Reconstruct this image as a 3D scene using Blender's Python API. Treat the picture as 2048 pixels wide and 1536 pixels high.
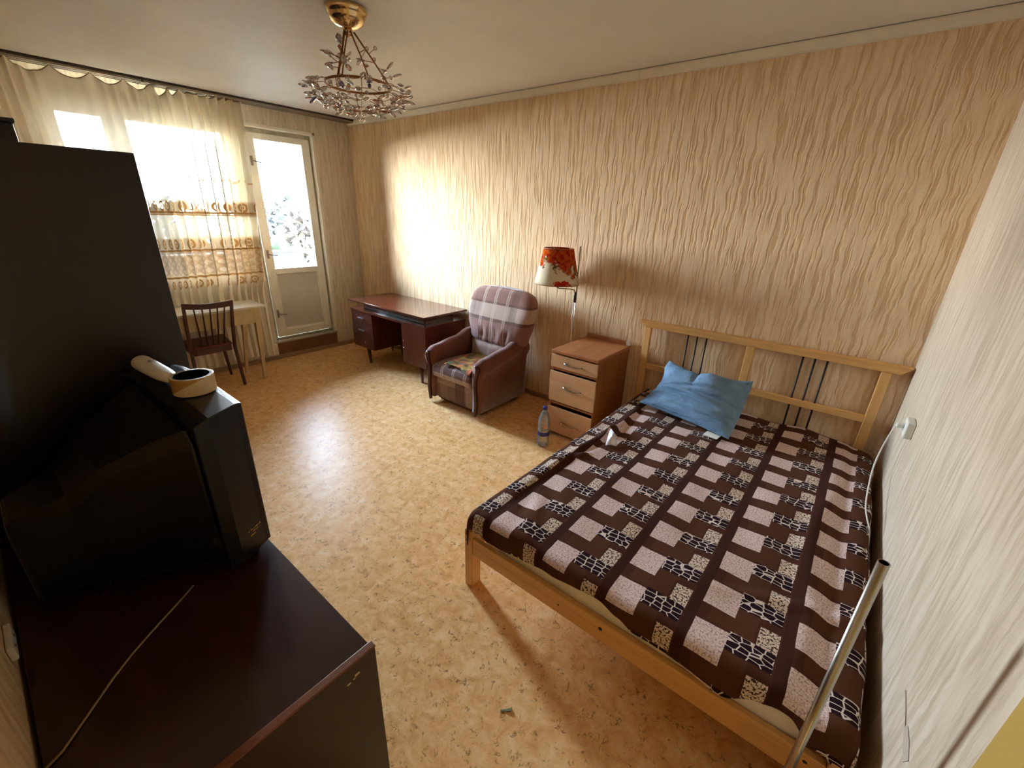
import bpy, bmesh, math, random
from mathutils import Vector, Matrix
random.seed(7)
sc = bpy.context.scene
for o in list(bpy.data.objects):
    bpy.data.objects.remove(o)
COL = sc.collection
PI = math.pi
sin, cos = math.sin, math.cos

# ------------------------------------------------------------------ camera
cam_d = bpy.data.cameras.new('camera')
cam = bpy.data.objects.new('camera', cam_d)
COL.objects.link(cam)
Rr = ((0.77522596, 0.63085889, 0.03227658), (-0.25823856, 0.26987463, 0.9276209), (0.57648726, -0.72745085, 0.37212592))
CP = (5.17415092, -3.26307372, 1.70759175)
cam.matrix_world = Matrix(((Rr[0][0], Rr[1][0], Rr[2][0], CP[0]), (Rr[0][1], Rr[1][1], Rr[2][1], CP[1]),
                           (Rr[0][2], Rr[1][2], Rr[2][2], CP[2]), (0, 0, 0, 1)))
cam_d.sensor_width = 36.0
cam_d.lens = 853.93 / 2048 * 36.0
cam_d.clip_start = 0.02
cam_d.clip_end = 500
sc.camera = cam

# ------------------------------------------------------------------ world, light, exposure
world = bpy.data.worlds.new('world')
sc.world = world
world.use_nodes = True
wn = world.node_tree
bg = wn.nodes['Background']
_tc = wn.nodes.new('ShaderNodeTexCoord'); _sp = wn.nodes.new('ShaderNodeSeparateXYZ'); _cr = wn.nodes.new('ShaderNodeValToRGB')
wn.links.new(_tc.outputs['Generated'], _sp.inputs[0]); wn.links.new(_sp.outputs['Z'], _cr.inputs[0]); wn.links.new(_cr.outputs[0], bg.inputs['Color'])
_e = _cr.color_ramp.elements          # hazy clear sky: white at the horizon, bluer and dimmer overhead
_e[0].position = 0.0; _e[0].color = (0.95, 0.98, 1.0, 1)
_e[1].position = 1.0; _e[1].color = (0.16, 0.26, 0.45, 1)
for _p, _c in ((0.18, (0.72, 0.86, 1.0, 1)), (0.5, (0.40, 0.55, 0.80, 1))):
    _q = _e.new(_p); _q.color = _c
bg.inputs['Strength'].default_value = 26.0
sc.view_settings.view_transform = 'Standard'
sc.view_settings.look = 'None'
sc.view_settings.exposure = 3.12
sc.view_settings.gamma = 1.0
sc.view_settings.use_curve_mapping = False
cy = sc.cycles
cy.use_denoising = True
cy.max_bounces = 14
cy.diffuse_bounces = 8
cy.glossy_bounces = 4
cy.transmission_bounces = 8
cy.transparent_max_bounces = 24
cy.sample_clamp_indirect = 12
cy.caustics_reflective = False
cy.caustics_refractive = False

def portal(y0, y1, z0, z1, x):
    d = bpy.data.lights.new('portal', 'AREA')
    d.shape = 'RECTANGLE'
    d.size = z1 - z0
    d.size_y = y1 - y0
    d.cycles.is_portal = True
    o = bpy.data.objects.new('portal', d)
    COL.objects.link(o)
    o.location = (x, (y0 + y1) / 2, (z0 + z1) / 2)
    o.rotation_euler = (0, -PI / 2, 0)      # -Z of the light points into the room (+X)
    return o
portal(-2.62, -1.25, 0.97, 2.42, -0.2)
portal(-1.17, -0.46, 1.0, 2.42, -0.2)

# ------------------------------------------------------------------ node helpers
def lin(c):
    c = c / 255.0
    return c / 12.92 if c <= 0.04045 else ((c + 0.055) / 1.055) ** 2.4
def rgb(r, g, b):
    return (lin(r), lin(g), lin(b), 1.0)

class T:
    """small wrapper round a node tree"""
    def __init__(s, name):
        s.m = bpy.data.materials.new(name)
        s.m.use_nodes = True
        s.t = s.m.node_tree
        s.t.nodes.clear()
        s.out = s.t.nodes.new('ShaderNodeOutputMaterial')
    def n(s, kind, **kw):
        nd = s.t.nodes.new(kind)
        for k, v in kw.items():
            setattr(nd, k, v)
        return nd
    def put(s, sock, v):
        if isinstance(v, E):
            v = v.s
        if isinstance(v, bpy.types.NodeSocket):
            s.t.links.new(v, sock)
        else:
            sock.default_value = v
    def coord(s, which='Object'):
        return s.n('ShaderNodeTexCoord').outputs[which]
    def xyz(s, vec):
        nd = s.n('ShaderNodeSeparateXYZ')
        s.put(nd.inputs[0], vec)
        return [E(s, q) for q in nd.outputs]
    def vec(s, x, y, z=0.0):
        nd = s.n('ShaderNodeCombineXYZ')
        for i, v in enumerate((x, y, z)):
            s.put(nd.inputs[i], v)
        return nd.outputs[0]
    def scale(s, vec, x, y, z):
        nd = s.n('ShaderNodeMapping')
        s.put(nd.inputs['Vector'], vec)
        nd.inputs['Scale'].default_value = (x, y, z)
        return nd.outputs[0]
    def noise(s, vec, scale=5, detail=3, rough=0.55, dist=0.0, out='Fac'):
        nd = s.n('ShaderNodeTexNoise')
        s.put(nd.inputs['Vector'], vec)
        nd.inputs['Scale'].default_value = scale
        nd.inputs['Detail'].default_value = detail
        nd.inputs['Roughness'].default_value = rough
        nd.inputs['Distortion'].default_value = dist
        return E(s, nd.outputs[out]) if out == 'Fac' else nd.outputs[out]
    def voro(s, vec, scale=5, feature='F1', out='Distance', rnd=1.0):
        nd = s.n('ShaderNodeTexVoronoi')
        nd.feature = feature
        s.put(nd.inputs['Vector'], vec)
        nd.inputs['Scale'].default_value = scale
        nd.inputs['Randomness'].default_value = rnd
        return E(s, nd.outputs[out]) if out == 'Distance' else nd.outputs[out]
    def mix(s, f, a, b):
        nd = s.n('ShaderNodeMix', data_type='RGBA')
        s.put(nd.inputs[0], f)
        s.put(nd.inputs[6], a)
        s.put(nd.inputs[7], b)
        return nd.outputs[2]
    def ramp(s, f, *stops):
        nd = s.n('ShaderNodeValToRGB')
        s.put(nd.inputs[0], f)
        e = nd.color_ramp.elements
        while len(e) < len(stops):
            e.new(0.5)
        for q, (p, c) in zip(e, stops):
            q.position = p
            q.color = c if len(c) == 4 else (*c, 1)
        return nd.outputs[0]
    def bump(s, h, strength=0.3, dist=0.01, normal=None):
        nd = s.n('ShaderNodeBump')
        nd.inputs['Strength'].default_value = strength
        nd.inputs['Distance'].default_value = dist
        s.put(nd.inputs['Height'], h)
        if normal is not None:
            s.put(nd.inputs['Normal'], normal)
        return nd.outputs[0]
    def pbr(s, color, rough=0.5, metal=0.0, normal=None, spec=0.5, **kw):
        nd = s.n('ShaderNodeBsdfPrincipled')
        s.put(nd.inputs['Base Color'], color)
        s.put(nd.inputs['Roughness'], rough)
        nd.inputs['Metallic'].default_value = metal
        nd.inputs['Specular IOR Level'].default_value = spec
        if normal is not None:
            s.put(nd.inputs['Normal'], normal)
        for k, v in kw.items():
            s.put(nd.inputs[k.replace('_', ' ')], v)
        return nd.outputs[0]
    def done(s, shader):
        s.t.links.new(shader, s.out.inputs['Surface'])
        return s.m

class E:
    """arithmetic on node sockets"""
    def __init__(s, t, sock):
        s.t, s.s = t, sock
    def _o(s, op, *a):
        nd = s.t.n('ShaderNodeMath', operation=op)
        for i, v in enumerate((s,) + a):
            s.t.put(nd.inputs[i], v)
        return E(s.t, nd.outputs[0])
    def __add__(s, o): return s._o('ADD', o)
    __radd__ = __add__
    def __sub__(s, o): return s._o('SUBTRACT', o)
    def __rsub__(s, o): return (s * -1.0) + o
    def __mul__(s, o): return s._o('MULTIPLY', o)
    __rmul__ = __mul__
    def __truediv__(s, o): return s._o('DIVIDE', o)
    def lt(s, v): return s._o('LESS_THAN', v)
    def gt(s, v): return s._o('GREATER_THAN', v)
    def fract(s): return s._o('FRACT')
    def abs(s): return s._o('ABSOLUTE')
    def max(s, o): return s._o('MAXIMUM', o)
    def min(s, o): return s._o('MINIMUM', o)
    def sin(s): return s._o('SINE')
    def pow(s, v): return s._o('POWER', v)
    def sqrt(s): return s._o('SQRT')
    def within(s, a, b): return s.gt(a) * s.lt(b)
    def clamp(s): return s.max(0.0).min(1.0)

# ------------------------------------------------------------------ geometry helpers
ORG = {}
def empty(name, loc, label=None, cat=None, group=None, rotz=0.0):
    o = bpy.data.objects.new(name, None)
    o.empty_display_size = 0.05
    COL.objects.link(o)
    o.location = loc
    o.rotation_euler = (0, 0, rotz)
    ORG[o.name] = Vector(loc) if rotz == 0 else Vector((0, 0, 0))
    tag(o, label, cat, group)
    return o
def tag(o, label=None, cat=None, group=None, kind=None):
    if label: o['label'] = label
    if cat: o['category'] = cat
    if group: o['group'] = group
    if kind: o['kind'] = kind
    return o

class MB:
    """collects shapes and links them as one mesh object"""
    def __init__(s):
        s.v, s.f, s.uv, s.sm = [], [], {}, []
    def add(s, vs, fs, smooth=False, uv=None):
        b = len(s.v)
        s.v += [tuple(p) for p in vs]
        for f in fs:
            s.f.append(tuple(b + i for i in f))
            s.sm.append(smooth)
        if uv is not None:
            for i, q in enumerate(uv):
                s.uv[b + i] = q
        return s
    def box(s, x0, x1, y0, y1, z0, z1):
        x0, x1 = sorted((x0, x1)); y0, y1 = sorted((y0, y1)); z0, z1 = sorted((z0, z1))
        v = [(x0, y0, z0), (x1, y0, z0), (x1, y1, z0), (x0, y1, z0), (x0, y0, z1), (x1, y0, z1), (x1, y1, z1), (x0, y1, z1)]
        return s.add(v, [(0, 3, 2, 1), (4, 5, 6, 7), (0, 1, 5, 4), (1, 2, 6, 5), (2, 3, 7, 6), (3, 0, 4, 7)])
    def hexa(s, b, t):
        """b, t: four bottom and four top points, counter-clockwise seen from above"""
        return s.add(list(b) + list(t), [(0, 3, 2, 1), (4, 5, 6, 7), (0, 1, 5, 4), (1, 2, 6, 5), (2, 3, 7, 6), (3, 0, 4, 7)])
    def bar(s, p0, p1, w, h, w1=None, h1=None, up=(0, 0, 1)):
        """rectangular bar between two points, optionally tapering"""
        p0, p1 = Vector(p0), Vector(p1)
        d = (p1 - p0).normalized()
        u = Vector(up)
        if abs(d.dot(u)) > 0.95:
            u = Vector((0, 1, 0))
        a = d.cross(u).normalized()
        c = a.cross(d).normalized()
        w1 = w if w1 is None else w1
        h1 = h if h1 is None else h1
        q = lambda p, w, h: [p - a * w / 2 - c * h / 2, p + a * w / 2 - c * h / 2, p + a * w / 2 + c * h / 2, p - a * w / 2 + c * h / 2]
        v = q(p0, w, h) + q(p1, w1, h1)
        return s.add(v, [(0, 1, 2, 3), (7, 6, 5, 4), (0, 4, 5, 1), (1, 5, 6, 2), (2, 6, 7, 3), (3, 7, 4, 0)])
    def tube(s, pts, r, n=8, smooth=True, closed=False, caps=True):
        pts = [Vector(p) for p in pts]
        k = len(pts)
        rs = r if isinstance(r, (list, tuple)) else [r] * k
        vs, fs = [], []
        prev = None
        for i, p in enumerate(pts):
            if closed:
                d = pts[(i + 1) % k] - pts[i - 1]
            else:
                d = pts[min(i + 1, k - 1)] - pts[max(i - 1, 0)]
            d.normalize()
            if prev is None:
                ref = Vector((0, 0, 1)) if abs(d.z) < 0.9 else Vector((1, 0, 0))
                a = d.cross(ref).normalized()
            else:
                a = (prev - d * prev.dot(d)).normalized()
            prev = a
            c = d.cross(a)
            for j in range(n):
                t = 2 * PI * j / n
                vs.append(p + (a * cos(t) + c * sin(t)) * rs[i])
        for i in range(k if closed else k - 1):
            i2 = (i + 1) % k
            for j in range(n):
                j2 = (j + 1) % n
                fs.append((i * n + j, i * n + j2, i2 * n + j2, i2 * n + j))
        s.add(vs, fs, smooth)
        if caps and not closed:
            b = len(s.v) - len(vs)
            s.f.append(tuple(b + j for j in reversed(range(n)))); s.sm.append(False)
            s.f.append(tuple(b + (k - 1) * n + j for j in range(n))); s.sm.append(False)
        return s
    def lathe(s, prof, c, n=24, smooth=True, axis='z'):
        """prof: list of (radius, height) revolved round the vertical through c"""
        c = Vector(c)
        vs, fs = [], []
        for r, h in prof:
            for j in range(n):
                t = 2 * PI * j / n
                if axis == 'z': vs.append(c + Vector((r * cos(t), r * sin(t), h)))
                elif axis == 'y': vs.append(c + Vector((r * cos(t), h, r * sin(t))))
                else: vs.append(c + Vector((h, r * cos(t), r * sin(t))))
        k = len(prof)
        for i in range(k - 1):
            for j in range(n):
                j2 = (j + 1) % n
                f = (i * n + j, i * n + j2, (i + 1) * n + j2, (i + 1) * n + j)
                fs.append(f if axis != 'y' else f[::-1])
        return s.add(vs, fs, smooth)
    def grid(s, fn, nu, nv, uvfn=None, smooth=True, flip=False):
        vs, uv = [], []
        for i in range(nu + 1):
            for j in range(nv + 1):
                vs.append(fn(i / nu, j / nv))
                if uvfn: uv.append(uvfn(i / nu, j / nv))
        fs = []
        w = nv + 1
        for i in range(nu):
            for j in range(nv):
                f = (i * w + j, (i + 1) * w + j, (i + 1) * w + j + 1, i * w + j + 1)
                fs.append(f[::-1] if flip else f)
        return s.add(vs, fs, smooth, uv if uvfn else None)
    def loft(s, rings, smooth=True, caps=True, uvfn=None):
        n = len(rings[0]); k = len(rings)
        vs = [p for r in rings for p in r]
        fs = []
        for i in range(k - 1):
            for j in range(n):
                j2 = (j + 1) % n
                fs.append((i * n + j, i * n + j2, (i + 1) * n + j2, (i + 1) * n + j))
        if caps:
            fs.append(tuple(reversed(range(n))))
            fs.append(tuple((k - 1) * n + j for j in range(n)))
        return s.add(vs, fs, smooth, [uvfn(p) for p in vs] if uvfn else None)
    def mesh(s, name, mat, org=(0, 0, 0)):
        ox, oy, oz = org
        me = bpy.data.meshes.new(name)
        me.from_pydata([(x - ox, y - oy, z - oz) for x, y, z in s.v], [], s.f)
        me.polygons.foreach_set('use_smooth', s.sm)
        if s.uv:
            l = me.uv_layers.new(name='uv')
            for lo in me.loops:
                l.data[lo.index].uv = s.uv.get(lo.vertex_index, (0, 0))
        if mat: me.materials.append(mat)
        me.update()
        return me
    def build(s, name, mat, parent=None, bevel=0.0, org=None, seg=2, label=None, fix=True):
        if parent is not None:
            og = ORG[parent.name]
        else:
            og = Vector(org) if org is not None else Vector((0, 0, 0))
        me = s.mesh(name, mat, og)
        o = bpy.data.objects.new(name, me)
        COL.objects.link(o)
        if fix:
            bm = bmesh.new(); bm.from_mesh(me)
            bmesh.ops.recalc_face_normals(bm, faces=bm.faces)
            bm.to_mesh(me); bm.free()
        if parent is not None:
            o.parent = parent
        else:
            o.location = og
        ORG[o.name] = og
        if bevel > 0:
            b = o.modifiers.new('bevel', 'BEVEL')
            b.width = bevel; b.segments = seg; b.limit_method = 'ANGLE'; b.angle_limit = math.radians(40)
            b.harden_normals = False
        if label: o['label'] = label
        return o
def struct(o):
    o['kind'] = 'structure'
    return o
def lerp(a, b, t): return a + (b - a) * t
def pw(x, pts):
    """piecewise linear, smoothed"""
    if x <= pts[0][0]: return pts[0][1]
    for (a, p), (b, q) in zip(pts, pts[1:]):
        if x <= b:
            t = (x - a) / (b - a)
            t = t * t * (3 - 2 * t)
            return p + (q - p) * t
    return pts[-1][1]
def superel(cx, cy, rx, ry, z, n=40, e=3.0):
    out = []
    for j in range(n):
        t = 2 * PI * j / n
        c, q = cos(t), sin(t)
        out.append((cx + rx * math.copysign(abs(c) ** (2 / e), c), cy + ry * math.copysign(abs(q) ** (2 / e), q), z))
    return out

# ------------------------------------------------------------------ materials
def plain(name, c, rough=0.5, metal=0.0, spec=0.5, var=0.08, nscale=6.0, bump=0.0, bscale=200, **kw):
    t = T(name)
    co = t.coord()
    n = t.noise(co, nscale, 4)
    col = t.ramp(n, (0.3, tuple(q * (1 - var) for q in c[:3])), (0.7, tuple(min(1, q * (1 + var)) for q in c[:3])))
    nm = t.bump(t.noise(co, bscale, 2), bump, 0.002) if bump else None
    return t.done(t.pbr(col, rough, metal, nm, spec, **kw))
def wood(name, dark, light, axis='x', rough=0.45, freq=28.0, spec=0.5, coat=0.0, knots=0.0):
    t = T(name)
    co = t.coord()
    k = {'x': (0.07, 1, 1), 'y': (1, 0.07, 1), 'z': (1, 1, 0.07)}[axis]
    v = t.scale(co, *k)
    n = t.noise(v, freq, 5, 0.6, 0.6)
    n2 = t.noise(v, freq * 5, 2, 0.5)
    col = t.ramp(n * 0.75 + n2 * 0.25, (0.3, dark), (0.72, light))
    if knots:
        d = t.voro(t.scale(co, *{'x': (2.2, 6, 6), 'y': (6, 2.2, 6), 'z': (6, 6, 2.2)}[axis]), 1.0)
        col = t.mix((0.13 - d).max(0.0) * 6.0 * knots, col, tuple(q * 0.3 for q in dark[:3]) + (1,))
    nm = t.bump(n2, 0.08, 0.001)
    return t.done(t.pbr(col, rough, 0, nm, spec, Coat_Weight=coat, Coat_Roughness=0.12))

def m_wallpaper(name, axis, c0, c1, c2):
    t = T(name)
    x, y, z = t.xyz(t.coord())
    u = y if axis == 'y' else x
    wig = t.noise(t.vec(u * 2.0, z * 4.5, 0.0), 1.8, 3, 0.6)
    uu = u + wig * 0.04
    n = t.noise(t.vec(uu * 40.0, z * 3.4, 0.0), 1.0, 2.5, 0.55)
    fine = t.noise(t.vec(u * 60.0, z * 9.0, 0.0), 1.0, 3)
    h = n * 0.85 + fine * 0.15
    col = t.ramp(h, (0.36, c0), (0.50, c1), (0.64, c2))
    ridge = ((n - 0.40) * 9.0).clamp()
    nm = t.bump(ridge * 0.8 + fine * 0.2, 0.45, 0.005)
    return t.done(t.pbr(col, 0.72, 0, nm, 0.05))
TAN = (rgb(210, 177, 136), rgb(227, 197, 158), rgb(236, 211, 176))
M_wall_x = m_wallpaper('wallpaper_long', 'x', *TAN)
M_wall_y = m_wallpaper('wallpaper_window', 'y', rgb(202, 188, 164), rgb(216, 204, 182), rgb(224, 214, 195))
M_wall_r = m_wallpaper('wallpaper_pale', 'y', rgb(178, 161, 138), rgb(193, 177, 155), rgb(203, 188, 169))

def m_ceiling():
    t = T('ceiling_paint')
    co = t.coord()
    n = t.noise(co, 1.6, 4)
    col = t.ramp(n, (0.3, rgb(222, 220, 215)), (0.7, rgb(232, 231, 228)))
    nm = t.bump(t.noise(co, 2.5, 5, 0.5), 0.18, 0.02)
    return t.done(t.pbr(col, 0.55, 0, nm, 0.3))
M_ceil = m_ceiling()

def m_floor():
    t = T('linoleum')
    co = t.coord()
    x, y, z = t.xyz(co)
    n = t.noise(co, 16.0, 6, 0.68, 0.6)
    n0 = t.noise(co, 1.1, 3)
    base = t.ramp(n * 0.85 + n0 * 0.15, (0.34, rgb(212, 157, 94)), (0.5, rgb(232, 183, 122)), (0.66, rgb(242, 205, 152)))
    # short dark squiggles of the printed cork pattern
    fl = None
    for off, sc_ in ((0.0, 17.0), (7.3, 23.0)):
        cv = t.n('ShaderNodeVectorMath', operation='ADD'); t.put(cv.inputs[0], co); cv.inputs[1].default_value = (off, off * 0.7, 0)
        w = t.noise(cv.outputs[0], sc_, 2, 0.5, 1.4)
        line = (1.0 - ((w - 0.5).abs() * 28.0)).clamp()
        gate = ((t.noise(cv.outputs[0], 21.0, 2) - 0.55) * 16.0).clamp()
        gate2 = ((t.noise(cv.outputs[0], 60.0, 2) - 0.40) * 10.0).clamp()
        q = line * gate * gate2
        fl = q if fl is None else fl.max(q)
    dots = ((t.noise(co, 80.0, 2) - 0.67) * 14.0).clamp() * 0.5
    col = t.mix((fl.max(dots)).min(1.0) * 0.78, base, rgb(104, 68, 34))
    # a welded seam running along the room
    seam = (y + 1.315).abs().lt(0.0022)
    col = t.mix(seam * 0.5, col, rgb(230, 215, 185))
    h = t.noise(co, 26.0, 3) * 0.7 + t.noise(t.scale(co, 1, 0.25, 1), 6.0, 2) * 1.2
    nm = t.bump(h, 0.10, 0.003)
    return t.done(t.pbr(col, 0.335, 0, nm, 0.03))
M_floor = m_floor()

M_white_old = plain('old_white_paint', rgb(226, 221, 206), 0.45, var=0.06, nscale=9, bump=0.1, bscale=40)
M_white_grey = plain('weathered_paint', rgb(170, 162, 142), 0.6, var=0.2, nscale=14, bump=0.2, bscale=60)
M_door_panel = plain('grey_door_panel', rgb(198, 194, 182), 0.5, var=0.05)
M_cornice = plain('cornice_white', rgb(226, 218, 198), 0.5, var=0.04)
M_base = wood('baseboard_wood', rgb(128, 98, 72), rgb(172, 142, 112), 'y', 0.5)
M_base_x = wood('baseboard_wood_long', rgb(128, 98, 72), rgb(172, 142, 112), 'x', 0.5)
M_step = plain('painted_step', rgb(118, 78, 45), 0.5, var=0.12)
M_rail = plain('dark_rail', rgb(58, 44, 38), 0.35, var=0.15)
M_rail_metal = plain('rail_metal', rgb(150, 138, 122), 0.35, 0.7)
M_doorwood = plain('olive_door_paint', rgb(176, 146, 74), 0.4, var=0.05)
M_plaster = plain('plaster', rgb(190, 185, 175), 0.8)
M_concrete = plain('concrete', rgb(170, 168, 164), 0.85, var=0.12, nscale=20)

def m_glass(name, tint=(1, 1, 1, 1), refl=1.0, edge=0.0, edgecol=(0.8, 0.85, 0.88, 1)):
    t = T(name)
    fr = t.n('ShaderNodeFresnel'); fr.inputs[0].default_value = 1.45
    tr = t.n('ShaderNodeBsdfTransparent'); tr.inputs[0].default_value = tint
    gl = t.n('ShaderNodeBsdfGlossy'); gl.inputs['Roughness'].default_value = 0.02
    mx = t.n('ShaderNodeMixShader')
    t.put(mx.inputs[0], E(t, fr.outputs[0]) * refl)
    t.t.links.new(tr.outputs[0], mx.inputs[1]); t.t.links.new(gl.outputs[0], mx.inputs[2])
    sh = mx.outputs[0]
    if edge:
        df = t.n('ShaderNodeBsdfDiffuse'); df.inputs[0].default_value = edgecol
        m2 = t.n('ShaderNodeMixShader'); m2.inputs[0].default_value = edge
        t.t.links.new(sh, m2.inputs[1]); t.t.links.new(df.outputs[0], m2.inputs[2])
        sh = m2.outputs[0]
    return t.done(sh)
M_glass = m_glass('window_glass', (0.97, 0.98, 0.98, 1), 1.6)
M_pet = m_glass('clear_plastic', (0.94, 0.96, 0.95, 1), 1.6, 0.16)

def m_pine(axis):
    return wood('pine_' + axis, rgb(204, 146, 78), rgb(234, 188, 120), axis, 0.42, 22, coat=0.15, knots=0.7)
M_pine_x, M_pine_y, M_pine_z = m_pine('x'), m_pine('y'), m_pine('z')
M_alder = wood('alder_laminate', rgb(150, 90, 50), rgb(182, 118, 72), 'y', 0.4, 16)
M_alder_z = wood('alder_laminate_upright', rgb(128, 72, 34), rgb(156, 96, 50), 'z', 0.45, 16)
M_birch = wood('birch_drawer_front', rgb(196, 150, 108), rgb(214, 172, 130), 'x', 0.42, 14)
M_mahog = wood('polished_mahogany', rgb(64, 26, 18), rgb(102, 48, 34), 'x', 0.16, 18, coat=0.5)
M_mahog_z = wood('polished_mahogany_upright', rgb(66, 28, 20), rgb(98, 46, 34), 'z', 0.28, 22, coat=0.3)
M_dark_in = plain('dark_brown_board', rgb(40, 18, 14), 0.6)  # dark brown board of the wardrobe and cabinet backs
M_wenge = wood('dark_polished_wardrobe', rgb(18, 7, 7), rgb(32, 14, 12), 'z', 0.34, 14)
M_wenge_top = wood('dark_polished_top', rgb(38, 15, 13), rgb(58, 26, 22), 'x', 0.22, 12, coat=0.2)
M_edge = wood('worn_edge_strip', rgb(92, 48, 20), rgb(128, 74, 36), 'y', 0.35, 20)
M_chairw = wood('dark_red_chair_wood', rgb(58, 22, 14), rgb(88, 38, 24), 'z', 0.38, 22)
M_chairs = plain('red_brown_seat', rgb(92, 30, 18), 0.4, var=0.2, nscale=12)
M_table = plain('white_table_paint', rgb(226, 220, 200), 0.32, var=0.05)
M_tableleg = plain('cream_table_paint', rgb(206, 184, 136), 0.45, var=0.12, nscale=10)
M_chrome = plain('chrome', rgb(178, 174, 168), 0.26, 1.0, var=0.03)
M_brass = plain('brass', rgb(222, 194, 146), 0.16, 1.0, var=0.04)
M_copper = plain('bronze_wire', rgb(150, 100, 62), 0.35, 0.8, var=0.1)
M_iron = plain('black_iron', rgb(34, 26, 24), 0.5, 0.3)
M_black = plain('black_plastic', rgb(10, 9, 11), 0.34, var=0.1, spec=0.45)
M_screen = plain('tv_screen', rgb(10, 12, 12), 0.08)
M_whitep = plain('white_plastic', rgb(224, 222, 214), 0.35, var=0.03)
M_gold = plain('gold_print', rgb(190, 160, 80), 0.4, 0.2)
M_velvet = None
M_mattress = plain('mattress_cotton', rgb(240, 236, 222), 0.9, var=0.03, bump=0.1, bscale=150)
M_chip = plain('bare_chip', rgb(200, 185, 165), 0.8)

def m_velvet():
    t = T('brown_velvet')
    co = t.coord()
    n = t.noise(co, 5.0, 4); f = t.noise(co, 140.0, 2)
    col = t.ramp(n * 0.7 + f * 0.3, (0.3, rgb(94, 54, 40)), (0.7, rgb(126, 78, 60)))
    nm = t.bump(f, 0.15, 0.002)
    return t.done(t.pbr(col, 0.85, 0, nm, 0.2, Sheen_Weight=0.5, Sheen_Roughness=0.4))
M_velvet = m_velvet()

def m_plaid(name, bands, verts, base=rgb(132, 88, 72)):
    """bands: (v0, v1, colour, strength) across v ; verts: (u centre, half width, colour, strength)"""
    t = T(name)
    uvn = t.n('ShaderNodeUVMap')
    u, v, _ = t.xyz(uvn.outputs[0])
    co = t.coord()
    f = t.noise(co, 180.0, 2); g = t.noise(co, 6.0, 3)
    wob = (g - 0.5) * 0.012
    col = t.mix(g, tuple(q * 0.85 for q in base[:3]) + (1,), base)
    for a, b, c, st in bands:
        col = t.mix((v + wob).within(a, b) * st, col, c)
    for c0, hw, c, st in verts:
        col = t.mix(((u + wob) - c0).abs().lt(hw) * st, col, c)
    col = t.mix(f * 0.35, col, rgb(96, 66, 56))
    nm = t.bump(f, 0.2, 0.002)
    return t.done(t.pbr(col, 0.9, 0, nm, 0.15, Sheen_Weight=0.35))
LT, DK, LN = rgb(196, 172, 156), rgb(86, 54, 44), rgb(206, 186, 172)
OL = rgb(128, 102, 74)
VERT = [(-0.125, 0.006, LN, .75), (-0.105, 0.006, LN, .75), (0.02, 0.006, LN, .75), (0.04, 0.006, LN, .75), (0.165, 0.006, LN, .7), (0.185, 0.006, LN, .7),
        (-0.24, 0.035, DK, .35), (0.26, 0.04, DK, .4)]
M_plaid_back = m_plaid('plaid_back', [(0.28, 0.545, LT, .75), (0.545, 0.565, DK, .6), (0.755, 0.785, DK, .7), (0.785, 0.91, LT, .85), (0.91, 0.93, DK, .6)], VERT,
                       rgb(150, 106, 92))
M_plaid_seat = m_plaid('plaid_seat', [(0.18, 0.30, DK, .5), (0.085, 0.185, rgb(112, 76, 66), 1.0), (-0.05, 0.085, LT, .75)], VERT)
M_plaid_front = m_plaid('plaid_front', [(0.15, 0.40, LT, .6), (-0.1, 0.15, OL, .7)], [(0.06, 0.06, DK, .75), (0.185, 0.05, LT, .4), (-0.15, 0.05, LT, .2)])

def m_mat():
    t = T('patchwork_mat')
    co = t.coord()
    d = t.voro(t.scale(co, 14, 18, 1), 1.0, out='Color')
    x, y, z = t.xyz(d)
    col = t.ramp(x, (0.0, rgb(60, 78, 62)), (0.25, rgb(188, 158, 82)), (0.45, rgb(176, 88, 56)), (0.65, rgb(82, 104, 84)), (0.85, rgb(196, 120, 86)), (1.0, rgb(120, 60, 44)))
    f = t.noise(t.scale(co, 40, 400, 1), 1.0, 2)
    return t.done(t.pbr(t.mix(f * 0.4, col, rgb(70, 50, 40)), 0.9, 0, t.bump(f, 0.3, 0.003), 0.1))
M_mat = m_mat()

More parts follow.
